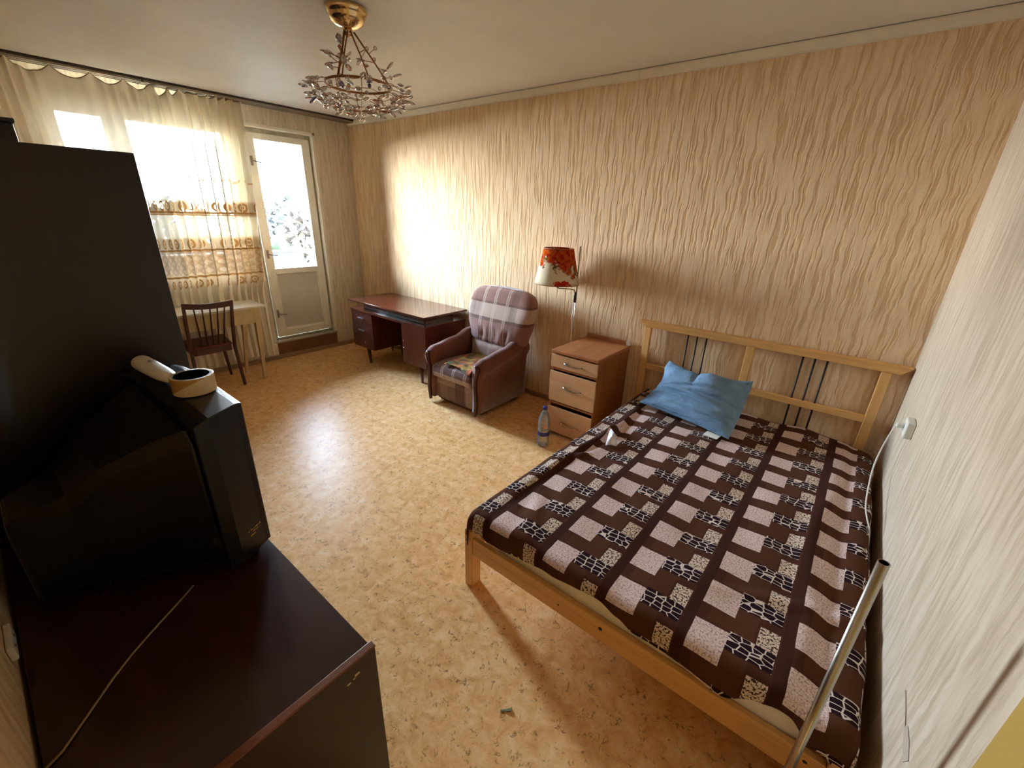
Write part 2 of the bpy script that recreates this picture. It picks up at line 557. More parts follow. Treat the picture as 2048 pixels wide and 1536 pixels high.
def m_blanket():
    t = T('patterned_blanket')
    uvn = t.n('ShaderNodeUVMap')
    u, v, _ = t.xyz(uvn.outputs[0])
    uv = uvn.outputs[0]
    co = t.coord()
    fuzz = t.noise(uv, 420.0, 2); soft = t.noise(uv, 30.0, 3)
    wob = (t.noise(uv, 6.0, 2) - 0.5) * 0.01
    a = ((u + wob - 4.465) / 0.28).fract() * 0.28        # 0..0.28 across the bed
    b = (((v + wob + 1.82) * -1.0) / 0.20).fract() * 0.20   # 0..0.20 towards the foot
    brown = t.mix(soft, rgb(66, 36, 27), rgb(82, 48, 34))
    dark = rgb(62, 35, 27)
    mid = t.mix(fuzz, rgb(78, 47, 31), rgb(90, 55, 36))
    col = brown
    col = t.mix(a.within(0.245, 0.28) , col, dark)
    col = t.mix(a.within(0.03, 0.17) * b.within(0.125, 0.19), col, mid)
    col = t.mix(a.within(0.105, 0.175) * b.within(0.07, 0.19), col, mid)
    # big speckled pink squares
    sp = ((t.noise(uv, 150.0, 3, 0.7) - 0.36) * 6.0).clamp()
    pink = t.mix(sp, rgb(150, 118, 112), rgb(226, 203, 196))
    col = t.mix(a.within(0.0, 0.105) * b.within(0.0, 0.122), col, pink)
    # small leopard squares (they reach up into the previous row)
    sp2 = ((t.noise(uv, 130.0, 2, 0.6) - 0.43) * 14.0).clamp()
    leo = t.mix(sp2, rgb(70, 48, 38), rgb(220, 200, 180))
    col = t.mix(a.within(0.182, 0.240) * (b.within(0.102, 0.194)), col, leo)
    # white net
    e = t.voro(t.scale(uv, 29, 46, 1), 1.0, 'DISTANCE_TO_EDGE', rnd=0.5)
    net = e.lt(0.06)
    netz = a.within(0.105, 0.238) * (b.within(0.0, 0.066).max(b.gt(0.188)))
    col = t.mix(netz, col, t.mix(net, rgb(40, 22, 28), rgb(222, 206, 196)))
    nm = t.bump(fuzz * 0.6 + soft * 0.8, 0.3, 0.004)
    return t.done(t.pbr(col, 0.95, 0, nm, 0.04, Sheen_Weight=0.02))
M_blanket = m_blanket()

def m_pillow():
    t = T('blue_pillowcase')
    co = t.coord()
    n = t.noise(co, 9.0, 4); f = t.noise(co, 60.0, 3)
    col = t.ramp(n, (0.3, rgb(96, 128, 160)), (0.7, rgb(118, 152, 184)))
    wr = t.noise(t.scale(co, 2, 4, 7), 3.0, 3, 0.5, 0.4)
    return t.done(t.pbr(t.mix(f * 0.15, col, rgb(170, 195, 215)), 0.75, 0, t.bump(wr * 1.2 + f * 0.08, 0.6, 0.022), 0.25))
M_pillow = m_pillow()

def m_curtain():
    t = T('sheer_embroidered_curtain')
    uvn = t.n('ShaderNodeUVMap')
    u, v, _ = t.xyz(uvn.outputs[0])
    def row(vc, h, per):
        du = ((u / per).fract() - 0.5) * per
        dv = v - vc
        r = ((du / (per * 0.30)) * (du / (per * 0.30)) + (dv / h) * (dv / h)).sqrt()
        return r.within(0.55, 1.0).max(r.lt(0.28))
    line = lambda vc, hw: (v - vc).abs().lt(hw)
    lat = (((u / 0.05 + v / 0.075).fract() - 0.5).abs().lt(0.16)).max((((u / 0.05 - v / 0.075).fract() - 0.5).abs()).lt(0.16))
    pat = row(1.665, 0.045, 0.062).max(row(1.335, 0.045, 0.062)).max(row(0.965, 0.04, 0.062))
    pat = pat.max(line(1.612, 0.009)).max(line(1.278, 0.008)).max(line(1.035, 0.009)).max(line(1.592, 0.004))
    pat = pat.max(lat * v.within(1.055, 1.265) * 0.45)
    gar = ((v - 1.9) + ((u * 32.0).sin()) * 0.012).abs().lt(0.009) * ((u / 0.07).fract().gt(0.3))
    pat = pat.max(gar * 0.8)
    zone = v.within(1.585, 1.72).max(v.within(0.92, 1.39))
    weave = t.noise(t.vec(u * 300.0, v * 300.0, 0.0), 1.0, 1)
    cloth = t.mix(zone * 0.5, rgb(238, 231, 214), rgb(222, 198, 150))
    col = t.mix(pat, cloth, rgb(196, 152, 92))
    op = (0.94 + zone * 0.025 + pat * 0.045 + (weave - 0.5) * 0.03).clamp()
    df = t.n('ShaderNodeBsdfDiffuse'); t.put(df.inputs[0], col)
    tl = t.n('ShaderNodeBsdfTranslucent'); t.put(tl.inputs[0], col)
    m1 = t.n('ShaderNodeMixShader'); t.put(m1.inputs[0], 0.014 - pat * 0.006 - zone * 0.003)
    t.t.links.new(df.outputs[0], m1.inputs[1]); t.t.links.new(tl.outputs[0], m1.inputs[2])
    tr = t.n('ShaderNodeBsdfTransparent')
    m2 = t.n('ShaderNodeMixShader'); t.put(m2.inputs[0], op)
    t.t.links.new(tr.outputs[0], m2.inputs[1]); t.t.links.new(m1.outputs[0], m2.inputs[2])
    return t.done(m2.outputs[0])
M_curtain = m_curtain()

def m_shade():
    t = T('floral_lampshade')
    uvn = t.n('ShaderNodeUVMap')
    u, v, _ = t.xyz(uvn.outputs[0])     # u metres round, v 0..1 up
    uv = t.vec(u, v * 0.27, 0.0)
    n = t.noise(uv, 11.0, 3); n2 = t.noise(uv, 26.0, 3); n3 = t.noise(uv, 40.0, 3)
    dense = ((v - 0.45) * 1.2 + (u - 0.0) * 1.5)         # flowers crowd the upper right
    fl = ((n + dense * 0.42 - 0.455) * 12.0).clamp()
    low = (((u - 0.0) * (u - 0.0) * 150.0 + (v - 0.02) * (v - 0.02) * 26.0) * -1.0 + 0.62 + (n2 - 0.5) * 2.6).gt(0.2)
    rose = t.ramp(n2, (0.30, rgb(110, 30, 18)), (0.45, rgb(186, 52, 26)), (0.6, rgb(196, 98, 36)), (0.75, rgb(132, 82, 30)))
    leaf = t.ramp(n3, (0.35, rgb(78, 58, 30)), (0.65, rgb(124, 98, 50)))
    col = rgb(232, 220, 192)
    lf = ((n2 + dense * 0.5 - 0.485) * 14.0).clamp()
    col = t.mix(lf, col, leaf)
    col = t.mix(fl, col, rose)
    col = t.mix(low, col, rgb(196, 56, 30))
    df = t.n('ShaderNodeBsdfDiffuse'); t.put(df.inputs[0], col)
    tl = t.n('ShaderNodeBsdfTranslucent'); t.put(tl.inputs[0], col)
    m = t.n('ShaderNodeMixShader'); m.inputs[0].default_value = 0.22
    t.t.links.new(df.outputs[0], m.inputs[1]); t.t.links.new(tl.outputs[0], m.inputs[2])
    return t.done(m.outputs[0])
M_shade = m_shade()

def m_crystal(name, c, d=0.10):
    return m_glass(name, (*[q ** 0.5 for q in c], 1), 5.0, d, (*c, 1))
M_cry = [m_crystal('clear_crystal', (0.95, 0.93, 0.9)), m_crystal('rose_crystal', (0.86, 0.62, 0.6)),
         m_crystal('amber_crystal', (0.8, 0.3, 0.1)), m_crystal('blue_crystal', (0.03, 0.03, 0.4)), m_crystal('red_crystal', (0.6, 0.08, 0.05))]

# ================================================================== SETTING
L, W, H = 5.53, 3.45, 2.64
struct(MB().box(-0.3, L + 0.2, -W - 0.2, 0.2, -0.12, 0).build('floor', M_floor))
struct(MB().box(-0.3, L + 0.2, -W - 0.2, 0.2, H, H + 0.15).build('ceiling', M_ceil))
struct(MB().box(-0.3, L + 0.2, 0, 0.2, 0, H).build('wall_back', M_wall_x))
DY0, DY1, DZ0, DZ1 = -1.215, -0.462, 0.18, 2.44         # balcony door opening
WY0, WY1, WZ0, WZ1 = -2.60, -1.275, 0.955, 2.44          # window opening
m = MB()
m.box(-0.3, 0, -W, WY0, 0, H)
m.box(-0.3, 0, WY0, WY1, 0, WZ0 - 0.035)
m.box(-0.3, 0, WY0, 0, WZ1, H)
m.box(-0.3, 0, WY1, DY0, 0, WZ1)
m.box(-0.3, 0, DY1, 0, 0, DZ1)
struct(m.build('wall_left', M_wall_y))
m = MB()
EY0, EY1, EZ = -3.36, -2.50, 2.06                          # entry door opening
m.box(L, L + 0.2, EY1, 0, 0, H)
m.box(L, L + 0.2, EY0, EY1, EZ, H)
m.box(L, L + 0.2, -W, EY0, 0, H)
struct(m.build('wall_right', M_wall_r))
struct(MB().box(-0.3, L + 0.2, -W - 0.2, -W, 0, H).build('wall_front', M_wall_x))
# cornice on the long wall: one length with a small step, mitred at a joint
m = MB()
for a, b in ((0.0, 3.62), (3.622, L)):
    m.loft([[(x, 0, H - 0.004), (x, -0.038, H - 0.004), (x, -0.038, H - 0.012), (x, -0.012, H - 0.046), (x, -0.012, H - 0.055), (x, 0, H - 0.055)] for x in (a, b)], smooth=False)
struct(m.build('trim_1', M_cornice))
def skirting(name, x0, x1, y0, y1, mat, h=0.045):
    return struct(MB().box(x0, x1, y0, y1, 0, h).build(name, mat, bevel=0.006))
skirting('baseboard_back', 0.0, L, -0.018, 0, M_base_x)
skirting('baseboard_left', 0, 0.02, -W, -0.018, M_base, 0.05)
skirting('baseboard_right', L - 0.018, L, EY1 + 0.09, -0.018, M_base)

# balcony door sill step
m = MB()
m.box(-0.3, 0.004, DY0, DY1, 0.0, 0.185)
struct(m.build('trim_2', M_step, bevel=0.004))
m = MB()
m.box(-0.2, 0.014, DY0 - 0.01, DY1 + 0.01, 0.185, 0.205)
struct(m.build('trim_3', M_white_grey, bevel=0.006))
# plaster reveal edges round the balcony door
m = MB()
m.box(-0.08, 0.006, DY1 - 0.012, DY1 + 0.022, 0.19, DZ1 + 0.02)
m.box(-0.08, 0.006, DY0 - 0.03, DY1 + 0.022, DZ1 - 0.012, DZ1 + 0.022)
struct(m.build('trim_4', M_white_old, bevel=0.005))

# balcony door
XD = -0.07
door = empty('door_1', (XD, (DY0 + DY1) / 2, 0.205))
struct(door)
def frame(parent, name, mat, x0, x1, y0, y1, z0, z1, ws, wt, wb, mids=(), bevel=0.006):
    """rectangular frame with stiles of width ws, top wt, bottom wb, extra rails at mids (z0, z1)"""
    m = MB()
    m.box(x0, x1, y0, y0 + ws, z0, z1)
    m.box(x0, x1, y1 - ws, y1, z0, z1)
    m.box(x0, x1, y0 + ws, y1 - ws, z1 - wt, z1)
    m.box(x0, x1, y0 + ws, y1 - ws, z0, z0 + wb)
    for a, b in mids:
        m.box(x0, x1, y0 + ws, y1 - ws, a, b)
    return m.build(name, mat, parent, bevel)
frame(door, 'frame', M_white_grey, XD - 0.06, XD + 0.012, DY0, DY1 - 0.012, 0.205, DZ1 - 0.012, 0.045, 0.04, 0.03)
leaf = frame(door, 'door_leaf', M_white_old, XD - 0.03, XD + 0.028, DY0 + 0.05, DY1 - 0.035, 0.245, DZ1 - 0.055, 0.088, 0.058, 0.08, ((0.965, 1.03),))
MB().box(XD - 0.008, XD + 0.008, DY0 + 0.13, DY1 - 0.115, 0.32, 0.97).build('lower_panel', M_door_panel, door)
MB().box(XD - 0.004, XD + 0.002, DY0 + 0.13, DY1 - 0.115, 1.02, 2.335).build('pane', M_glass, door)
m = MB()
m.box(XD + 0.008, XD + 0.02, DY0 + 0.138, DY0 + 0.15, 0.325, 0.965); m.box(XD + 0.008, XD + 0.02, DY1 - 0.135, DY1 - 0.123, 0.325, 0.965)
m.box(XD + 0.008, XD + 0.02, DY0 + 0.138, DY1 - 0.123, 0.325, 0.34)
m.build('panel_bead', M_white_old, door, 0.003)
for z in (2.12, 1.19, 0.52):
    m = MB()
    m.box(XD + 0.026, XD + 0.034, DY0 + 0.07, DY0 + 0.095, z - 0.045, z + 0.045)
    m.tube([(XD + 0.03, DY0 + 0.083, z), (XD + 0.055, DY0 + 0.083, z), (XD + 0.06, DY0 + 0.10, z - 0.004), (XD + 0.058, DY0 + 0.175, z - 0.012)], 0.007, 8)
    m.build('latch', M_rail_metal, door, 0.001)

# window
win = empty('window_1', (-0.12, (WY0 + WY1) / 2, WZ0))
struct(win)
XW = -0.12
frame(win, 'window_frame', M_white_old, XW - 0.05, XW + 0.03, WY0, WY1, WZ0, WZ1, 0.05, 0.06, 0.05)
m = MB(); m.box(XW - 0.05, XW + 0.034, -2.205, -2.115, WZ0 + 0.05, WZ1 - 0.06); m.build('mullion', M_white_old, win, 0.006)
for a, b in ((WY0 + 0.05, -2.205), (-2.115, WY1 - 0.05)):
    frame(win, 'sash', M_white_old, XW - 0.02, XW + 0.02, a, b, WZ0 + 0.05, WZ1 - 0.06, 0.035, 0.04, 0.04)
    MB().box(XW - 0.003, XW + 0.003, a + 0.033, b - 0.033, WZ0 + 0.088, WZ1 - 0.098).build('pane', M_glass, win)
MB().box(-0.09, 0.075, WY0 - 0.04, WY1 + 0.034, WZ0 - 0.035, WZ0).build('window_sill', M_white_old, win, 0.006)

# entry door behind the photographer's right shoulder: only its painted frame reaches the picture
d2 = empty('door_2', (L, (EY0 + EY1) / 2, 0)); struct(d2)
m = MB()
m.box(L - 0.018, L + 0.2, EY1 - 0.05, EY1 + 0.045, 0, EZ + 0.045)
m.box(L - 0.018, L + 0.2, EY0 - 0.045, EY0 + 0.05, 0, EZ + 0.045)
m.box(L - 0.018, L + 0.2, EY0 + 0.05, EY1 - 0.05, EZ - 0.05, EZ + 0.045)
m.build('door_frame', M_doorwood, d2, 0.006)
MB().box(L + 0.02, L + 0.06, EY0 + 0.052, EY1 - 0.052, 0.01, EZ - 0.052).build('door_leaf', M_doorwood, d2, 0.004)
m = MB(); m.box(L + 0.008, L + 0.022, EY0 + 0.09, EY0 + 0.125, 0.94, 1.10)
m.tube([(L + 0.015, EY0 + 0.107, 1.03), (L - 0.035, EY0 + 0.107, 1.03), (L - 0.04, EY0 + 0.125, 1.03), (L - 0.04, EY0 + 0.215, 1.03)], 0.009, 8)
m.build('door_handle', M_chrome, d2, 0.001)

# ------------------------------------------------------------------ balcony and view
bal = empty('balcony_parapet', (-1.15, -1.5, -0.05), 'pale blue balcony parapet with a grey handrail beyond the glass door', 'balcony')
MB().box(-1.35, -0.3, -3.4, 0.6, -0.2, -0.05).build('slab', M_concrete, bal)
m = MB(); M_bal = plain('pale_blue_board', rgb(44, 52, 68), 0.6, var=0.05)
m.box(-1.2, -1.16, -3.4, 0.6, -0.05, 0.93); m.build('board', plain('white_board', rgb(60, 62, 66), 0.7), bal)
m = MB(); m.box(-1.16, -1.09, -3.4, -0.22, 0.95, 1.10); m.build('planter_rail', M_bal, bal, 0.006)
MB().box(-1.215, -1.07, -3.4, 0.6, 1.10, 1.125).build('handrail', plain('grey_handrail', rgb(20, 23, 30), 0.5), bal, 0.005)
for y in (-3.3, -2.5, -1.6, -0.75, 0.1):
    MB().box(-1.20, -1.165, y - 0.02, y + 0.02, -0.05, 1.10).build('post', M_concrete, bal)
m = MB()                                   # the rest of the building's facade
m.box(-0.3, -0.2, 0.2, 14, -9, 16); m.box(-0.3, -0.2, -16, -W - 0.2, -9, 16)
m.box(-0.3, -0.2, -W - 0.2, 0.2, H + 0.15, 16); m.box(-0.3, -0.2, -W - 0.2, 0.2, -9, -0.2)
struct(m.build('trim_6', plain('facade_panel', rgb(150, 148, 142), 0.9)))
struct(MB().box(-140, -6, -120, 120, -9.2, -9).build('trim_5', plain('far_ground', rgb(34, 38, 26), 1.0, var=0.2, nscale=0.3)))
def tree(x, y, top, r, cols, label, seed):
    rnd = random.Random(seed)
    t = empty('tree', (x, y, -9), label, 'tree', 'trees beyond the balcony')
    MB().tube([(x, y, -9), (x + 0.1, y, -5), (x - 0.1, y + 0.1, top - r * 0.8)], [0.28, 0.2, 0.08], 8).build('trunk', M_bark, t)
    m = MB()
    n = 950
    for i in range(n):
        a, b, q = rnd.uniform(0, 2 * PI), rnd.uniform(-1, 1), rnd.random() ** 0.4
        s = math.sqrt(1 - b * b)
        c = Vector((x + r * q * s * cos(a), y + r * q * s * sin(a), top - r * 1.2 + r * 1.2 * q * b))
        k = rnd.uniform(0.2, 0.42) * r / 2.2
        ax = [Vector((rnd.gauss(0, 1), rnd.gauss(0, 1), rnd.gauss(0, 1))).normalized() * k for _ in range(2)]
        m.add([c - ax[0], c + ax[1] * 0.7, c + ax[0], c - ax[1] * 0.7], [(0, 1, 2, 3)])
    o = m.build('foliage', cols, t, fix=False)
    o['kind'] = 'stuff'
    return t
M_bark = plain('bark', rgb(90, 80, 66), 0.9)
M_leaf = [plain('green_foliage', rgb(24, 38, 18), 0.9, var=0.3, nscale=1.2), plain('grey_foliage', rgb(30, 34, 32), 0.9, var=0.2, nscale=1.2),
          plain('autumn_foliage', rgb(46, 36, 24), 0.9, var=0.2, nscale=1.2)]
for i, (x, y, top, r, k, lab) in enumerate((
        (-17, 6.3, 0.2, 2.2, 0, 'green leafy tree nearest behind the balcony rail'),
        (-31, 15.2, 1.9, 2.6, 2, 'tawny autumn tree seen at the right of the balcony door glass'),
        (-38, 13.6, 2.4, 2.8, 1, 'grey green tree seen at the left of the balcony door glass'),
        (-52, 24.5, 3.2, 4.0, 1, 'tall pale tree farthest back in the balcony door glass'),
        (-34, 7.0, 1.9, 3.0, 0, 'green tree seen through the lace curtain, right of the window'),
        (-40, 1.5, 2.2, 3.6, 2, 'autumn tree seen through the lace curtain, left of the window'))):
    tree(x, y, top, r, M_leaf[k], lab, 30 + i)

# ================================================================== CURTAIN
rail = empty('curtain_rail', (0.1, -1.73, 2.6), 'dark brown double track curtain rail along the ceiling above the window', 'curtain rail')
MB().box(0.035, 0.165, -3.43, -0.03, 2.622, 2.64).build('rail_board', M_rail, rail, 0.002)
for x in (0.05, 0.085, 0.12, 0.152):
    MB().box(x - 0.008, x + 0.008, -3.43, -0.032, 2.606, 2.6235).build('track', M_rail if x not in (0.085, 0.152) else M_rail_metal, rail, 0.002)
MB().box(0.03, 0.17, -1.965, -1.955, 2.604, 2.64).build('joint_clip', M_rail, rail)

def cx(y, z):
    """sheer curtain: tight folds at its right part, almost flat further left, hanging from a rail"""
    k = pw(y, [(-3.2, 0.5), (-2.75, 0.55), (-2.45, 0.12), (-2.05, 0.16), (-1.9, 0.8), (-1.25, 1.0)])
    lo = max(0.0, min(1.0, (1.02 - z) / 0.18))            # below the sill it hangs closer to the wall
    amp = (0.056 - 0.028 * lo) * k * (0.8 + 0.2 * min(1.0, (2.6 - z) / 1.2))
    ph = y * 80.0 + 2.4 * sin(y * 9.1) + 0.9 * sin(y * 3.3 + z * 0.6) + 0.5 * sin(z * 1.9)
    f = sin(ph) + 0.3 * sin(ph * 2.1 + 1.3) * k
    wide = 0.018 * sin(y * 6.0 + 0.5 * z)
    return 0.158 - 0.06 * lo + amp * f + wide * (1 - k) * 0.8
def ctop(y):
    """upper edge sagging between hooks"""
    hooks = [-3.42, -3.05, -2.72, -2.50, -2.28, -2.085, -1.915, -1.80, -1.72, -1.64, -1.57, -1.50, -1.44, -1.38, -1.33, -1.28, -1.235]
    for a, b in zip(hooks, hooks[1:]):
        if a <= y <= b:
            t = (y - a) / (b - a)
            return 2.604 - 4 * t * (1 - t) * min(0.085, 0.5 * (b - a)) * (1.25 if a in (-1.915, -1.80) else 0.7)
    return 2.604
def cur(s, t):
    y = lerp(-3.3, -1.245, s)
    zt, zb = ctop(y), 0.10 + 0.02 * sin(y * 7)
    z = lerp(zt, zb, t)
    kf = pw(y, [(-1.95, 0.0), (-1.75, 1.0), (-1.25, 0.8)]) * min(1.0, t * 6.0)
    ph = y * 80.0 + 2.4 * sin(y * 9.1) + 0.9 * sin(y * 3.3 + z * 0.6) + 0.5 * sin(z * 1.9)
    yy = y - 0.045 * t * (s ** 6) - 0.012 * sin(z * 2.2) * s ** 3 + 0.014 * kf * sin(2 * ph + 0.6)      # pleats lap over themselves
    return (cx(y, z), yy, z)
ALEN = {}
def curuv(s, t):
    y = lerp(-3.3, -1.245, s)
    k = pw(y, [(-2.05, 1.0), (-1.9, 1.5), (-1.25, 1.6)])
    p = cur(s, t)
    return (y * 1.35, p[2])
m = MB(); m.grid(cur, 780, 60, curuv)
cur_o = m.build('curtain', M_curtain, org=(0.12, -2.2, 0.1), fix=False)
tag(cur_o, 'sheer cream lace curtain with gold embroidered bands hanging before the window', 'curtain')
m = MB()
# hem cord of the top edge
m.tube([(cx(y, 2.6), y, ctop(y)) for y in [lerp(-3.3, -1.245, i / 160) for i in range(161)]], 0.004, 5)
o = m.build('heading_tape', plain('heading_tape', rgb(150, 132, 100), 0.8), cur_o)

# ================================================================== CHANDELIER
CX, CYY = 2.79, -1.71
ch = empty('chandelier', (CX, CYY, H), 'brass ceiling chandelier with a basket of glass leaves and beads', 'chandelier')
m = MB().lathe([(0.0, 0), (0.098, 0), (0.104, -0.006), (0.104, -0.016), (0.094, -0.03), (0.09, -0.036), (0.088, -0.046), (0.078, -0.062), (0.05, -0.078), (0.02, -0.086), (0.0, -0.087)], (CX, CYY, H), 40)
m.build('canopy', M_brass, ch)
MB().lathe([(0.0, -0.082), (0.018, -0.082), (0.022, -0.1), (0.018, -0.118), (0.0, -0.12)], (CX, CYY, H), 20).build('canopy_hub', M_brass, ch)
HZ, HR = 2.335, 0.175
BCX, BCY = 2.722, -1.63
m = MB()
m.tube([(BCX + HR * cos(2 * PI * i / 40), BCY + HR * sin(2 * PI * i / 40), HZ) for i in range(40)], 0.0065, 6, closed=True)
m.build('hoop', M_copper, ch)
hp = {}
for nm, ang, r in (('a', 292, 0.0065), ('b', 345, 0.004), ('c', 32, 0.0045)):
    a = math.radians(ang)
    p1 = Vector((BCX + HR * cos(a), BCY + HR * sin(a), HZ))
    p0 = Vector((CX + 0.03 * cos(a), CYY + 0.03 * sin(a), H - 0.10))
    hp[nm] = (p0, p1)
    m = MB(); m.tube([p0, lerp(p0, p1, 0.5) + Vector((0.004, 0, 0)), p1], r, 6)
    if nm == 'a':
        m.tube([p0 + Vector((0.012, 0.01, 0)), lerp(p0, p1, 0.5) + Vector((0.012, 0.01, 0)), p1 + Vector((0.02, 0.012, 0))], 0.004, 6)
    m.build('suspension_rod', M_copper, ch)
m = MB()
rc = random.Random(11)
spots = []
# wire basket: rings and ribs
for z, r in ((HZ - 0.02, 0.245), (HZ - 0.06, 0.235), (HZ - 0.1, 0.17), (HZ - 0.118, 0.085)):
    m.tube([(BCX + r * cos(2 * PI * i / 36), BCY + r * sin(2 * PI * i / 36), z + 0.006 * sin(i * 2.1)) for i in range(36)], 0.0018, 5, closed=True)
for i in range(12):
    a = 2 * PI * i / 12
    q = lambda r, z: (BCX + r * cos(a), BCY + r * sin(a), z)
    m.tube([q(HR, HZ), q(0.23, HZ - 0.01), q(0.245, HZ - 0.03), q(0.235, HZ - 0.06), q(0.17, HZ - 0.1), q(0.085, HZ - 0.118), q(0.01, HZ - 0.122)], 0.0018, 5)
tw = []
for z, r, n in ((HZ - 0.005, 0.23, 16), (HZ - 0.03, 0.25, 30), (HZ - 0.055, 0.24, 30), (HZ - 0.08, 0.205, 26), (HZ - 0.1, 0.16, 20), (HZ - 0.118, 0.10, 14), (HZ - 0.125, 0.04, 7)):
    for i in range(n):
        a = 2 * PI * (i + rc.random() * 0.7) / n
        rr = r + rc.uniform(-0.012, 0.022)
        p = Vector((BCX + rr * cos(a), BCY + rr * sin(a), z + rc.uniform(-0.018, 0.018)))
        spots.append((p, Vector((cos(a) + rc.uniform(-.6, .6), sin(a) + rc.uniform(-.6, .6), rc.uniform(-0.7, 0.5)))))
for nm, n in (('a', 15), ('b', 2), ('c', 9)):
    p0, p1 = hp[nm]
    for i in range(n):
        t = lerp(0.28, 0.98, (i + 0.5) / n)
        p = lerp(p0, p1, t)
        d = Vector((rc.uniform(-1, 1), rc.uniform(-1, 1), rc.uniform(-0.3, 0.5))).normalized()
        e = p + d * rc.uniform(0.03, 0.055)
        m.tube([p, e], 0.002, 4)
        spots.append((e, d))
o = m.build('wire_basket', M_copper, ch)
def bead(r, l):
    b = MB()
    b.lathe([(0.0, -0.0), (r * 0.6, l * 0.14), (r, l * 0.5), (r * 0.75, l * 0.82), (0.0, l)], (0, 0, 0), 7)
    return b
bm_ = [bead(0.0165, 0.056).mesh('crystal', q) for q in M_cry]
bs_ = [bead(0.0105, 0.024).mesh('crystal', q) for q in M_cry]
for i, (p, d) in enumerate(spots):
    k = rc.random()
    c = 0 if k < 0.52 else 1 if k < 0.86 else 2 if k < 0.92 else 3 if k < 0.965 else 4
    big = rc.random() < 0.55
    o = bpy.data.objects.new('crystal', (bm_ if big else bs_)[c])
    COL.objects.link(o)
    o.parent = ch
    o.location = p - Vector((CX, CYY, H))
    o.rotation_euler = d.to_track_quat('Z', 'Y').to_euler()
    o.scale = (1, 0.5, 1) if big else (1, 1, 1)

# ================================================================== LEFT UNIT: wardrobe, low cabinet, television
wd = empty('wardrobe', (2.2, -3.16, 0), 'tall very dark brown polished wardrobe between the television and the window', 'wardrobe')
WX1, WYF, WZT = 3.2, -2.82, 1.85
MB().box(WX1 - 0.018, WX1, -3.44, WYF, 0.0, WZT).build('side_panel', M_wenge, wd, 0.002)
MB().box(1.05, 1.068, -3.44, WYF, 0.0, WZT).build('side_panel', M_wenge, wd, 0.002)
MB().box(1.068, WX1 - 0.018, -3.44, WYF + 0.0, WZT - 0.02, WZT).build('top_panel', M_wenge, wd, 0.002)
MB().box(1.068, WX1 - 0.018, -3.44, -3.432, 0.05, WZT - 0.02).build('back_panel', M_dark_in, wd)
MB().box(1.068, WX1 - 0.018, -3.43, WYF - 0.03, 0.0, 0.06).build('plinth', M_wenge, wd)
for i in range(4):
    a = 1.07 + i * 0.528
    d = MB().box(a, a + 0.523, WYF - 0.018, WYF, 0.065, WZT - 0.022).build('door', M_wenge, wd, 0.002)
    k = MB(); k.lathe([(0.0, 0.0), (0.006, 0.0), (0.006, 0.012), (0.012, 0.018), (0.01, 0.026), (0, 0.028)], (a + (0.47 if i % 2 == 0 else 0.05), WYF, 0.95), 12, axis='y')
    k.build('knob', M_brass, d)
bx = empty('wardrobe_top_box', (1.95, -3.2, WZT), 'dark wooden box standing on top of the tall wardrobe', 'box')
MB().box(1.45, 2.38, -3.43, -3.0, WZT + 0.001, 1.975).build('body', M_wenge, bx, 0.003)
MB().box(1.44, 2.41, -3.435, -2.995, 1.975, 1.99).build('lid', M_wenge, bx, 0.003)

tc = empty('tv_cabinet', (3.94, -3.16, 0), 'low dark brown polished cabinet holding the television, worn edge strip', 'cabinet')
CT, CXR, CF = 0.65, 4.434, -2.868
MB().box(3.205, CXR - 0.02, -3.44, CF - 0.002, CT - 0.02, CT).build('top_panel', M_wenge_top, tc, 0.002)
MB().box(CXR - 0.02, CXR, -3.44, CF + 0.004, 0.0, CT - 0.001).build('end_panel', M_wenge, tc, 0.002)
MB().box(CXR - 0.0205, CXR + 0.001, -3.44, CF + 0.006, CT - 0.001, CT + 0.004).build('edge_strip', M_edge, tc, 0.002, label='lighter worn brown edge strip')
MB().box(3.205, 3.223, -3.44, CF - 0.002, 0.0, CT - 0.02).build('end_panel', M_wenge, tc, 0.002)
MB().box(3.223, CXR - 0.02, -3.44, -3.432, 0.05, CT - 0.02).build('back_panel', M_dark_in, tc)
MB().box(3.223, CXR - 0.02, -3.42, CF - 0.04, 0.0, 0.06).build('plinth', M_wenge, tc)
for i in range(2):
    a = 3.225 + i * 0.595
    d = MB().box(a, a + 0.59, CF - 0.02, CF - 0.002, 0.065, CT - 0.024).build('door', M_wenge, tc, 0.002)
    k = MB(); k.lathe([(0.0, 0.0), (0.006, 0.0), (0.006, 0.012), (0.012, 0.018), (0.01, 0.026), (0, 0.028)], (a + (0.54 if i == 0 else 0.05), CF - 0.002, 0.45), 12, axis='y')
    k.build('knob', M_brass, d)
m = MB()
for y, z, r in ((-2.921, 0.608, 0.006), (-2.945, 0.597, 0.0045), (-2.93, 0.601, 0.003)):
    m.add([(CXR + 0.0008, y + r * cos(a) * 1.3, z + r * sin(a) * (0.7 + 0.3 * (j % 2))) for j, a in enumerate([i * PI / 4 for i in range(8)])], [tuple(range(8))])
m.build('veneer_chip', M_chip, tc)

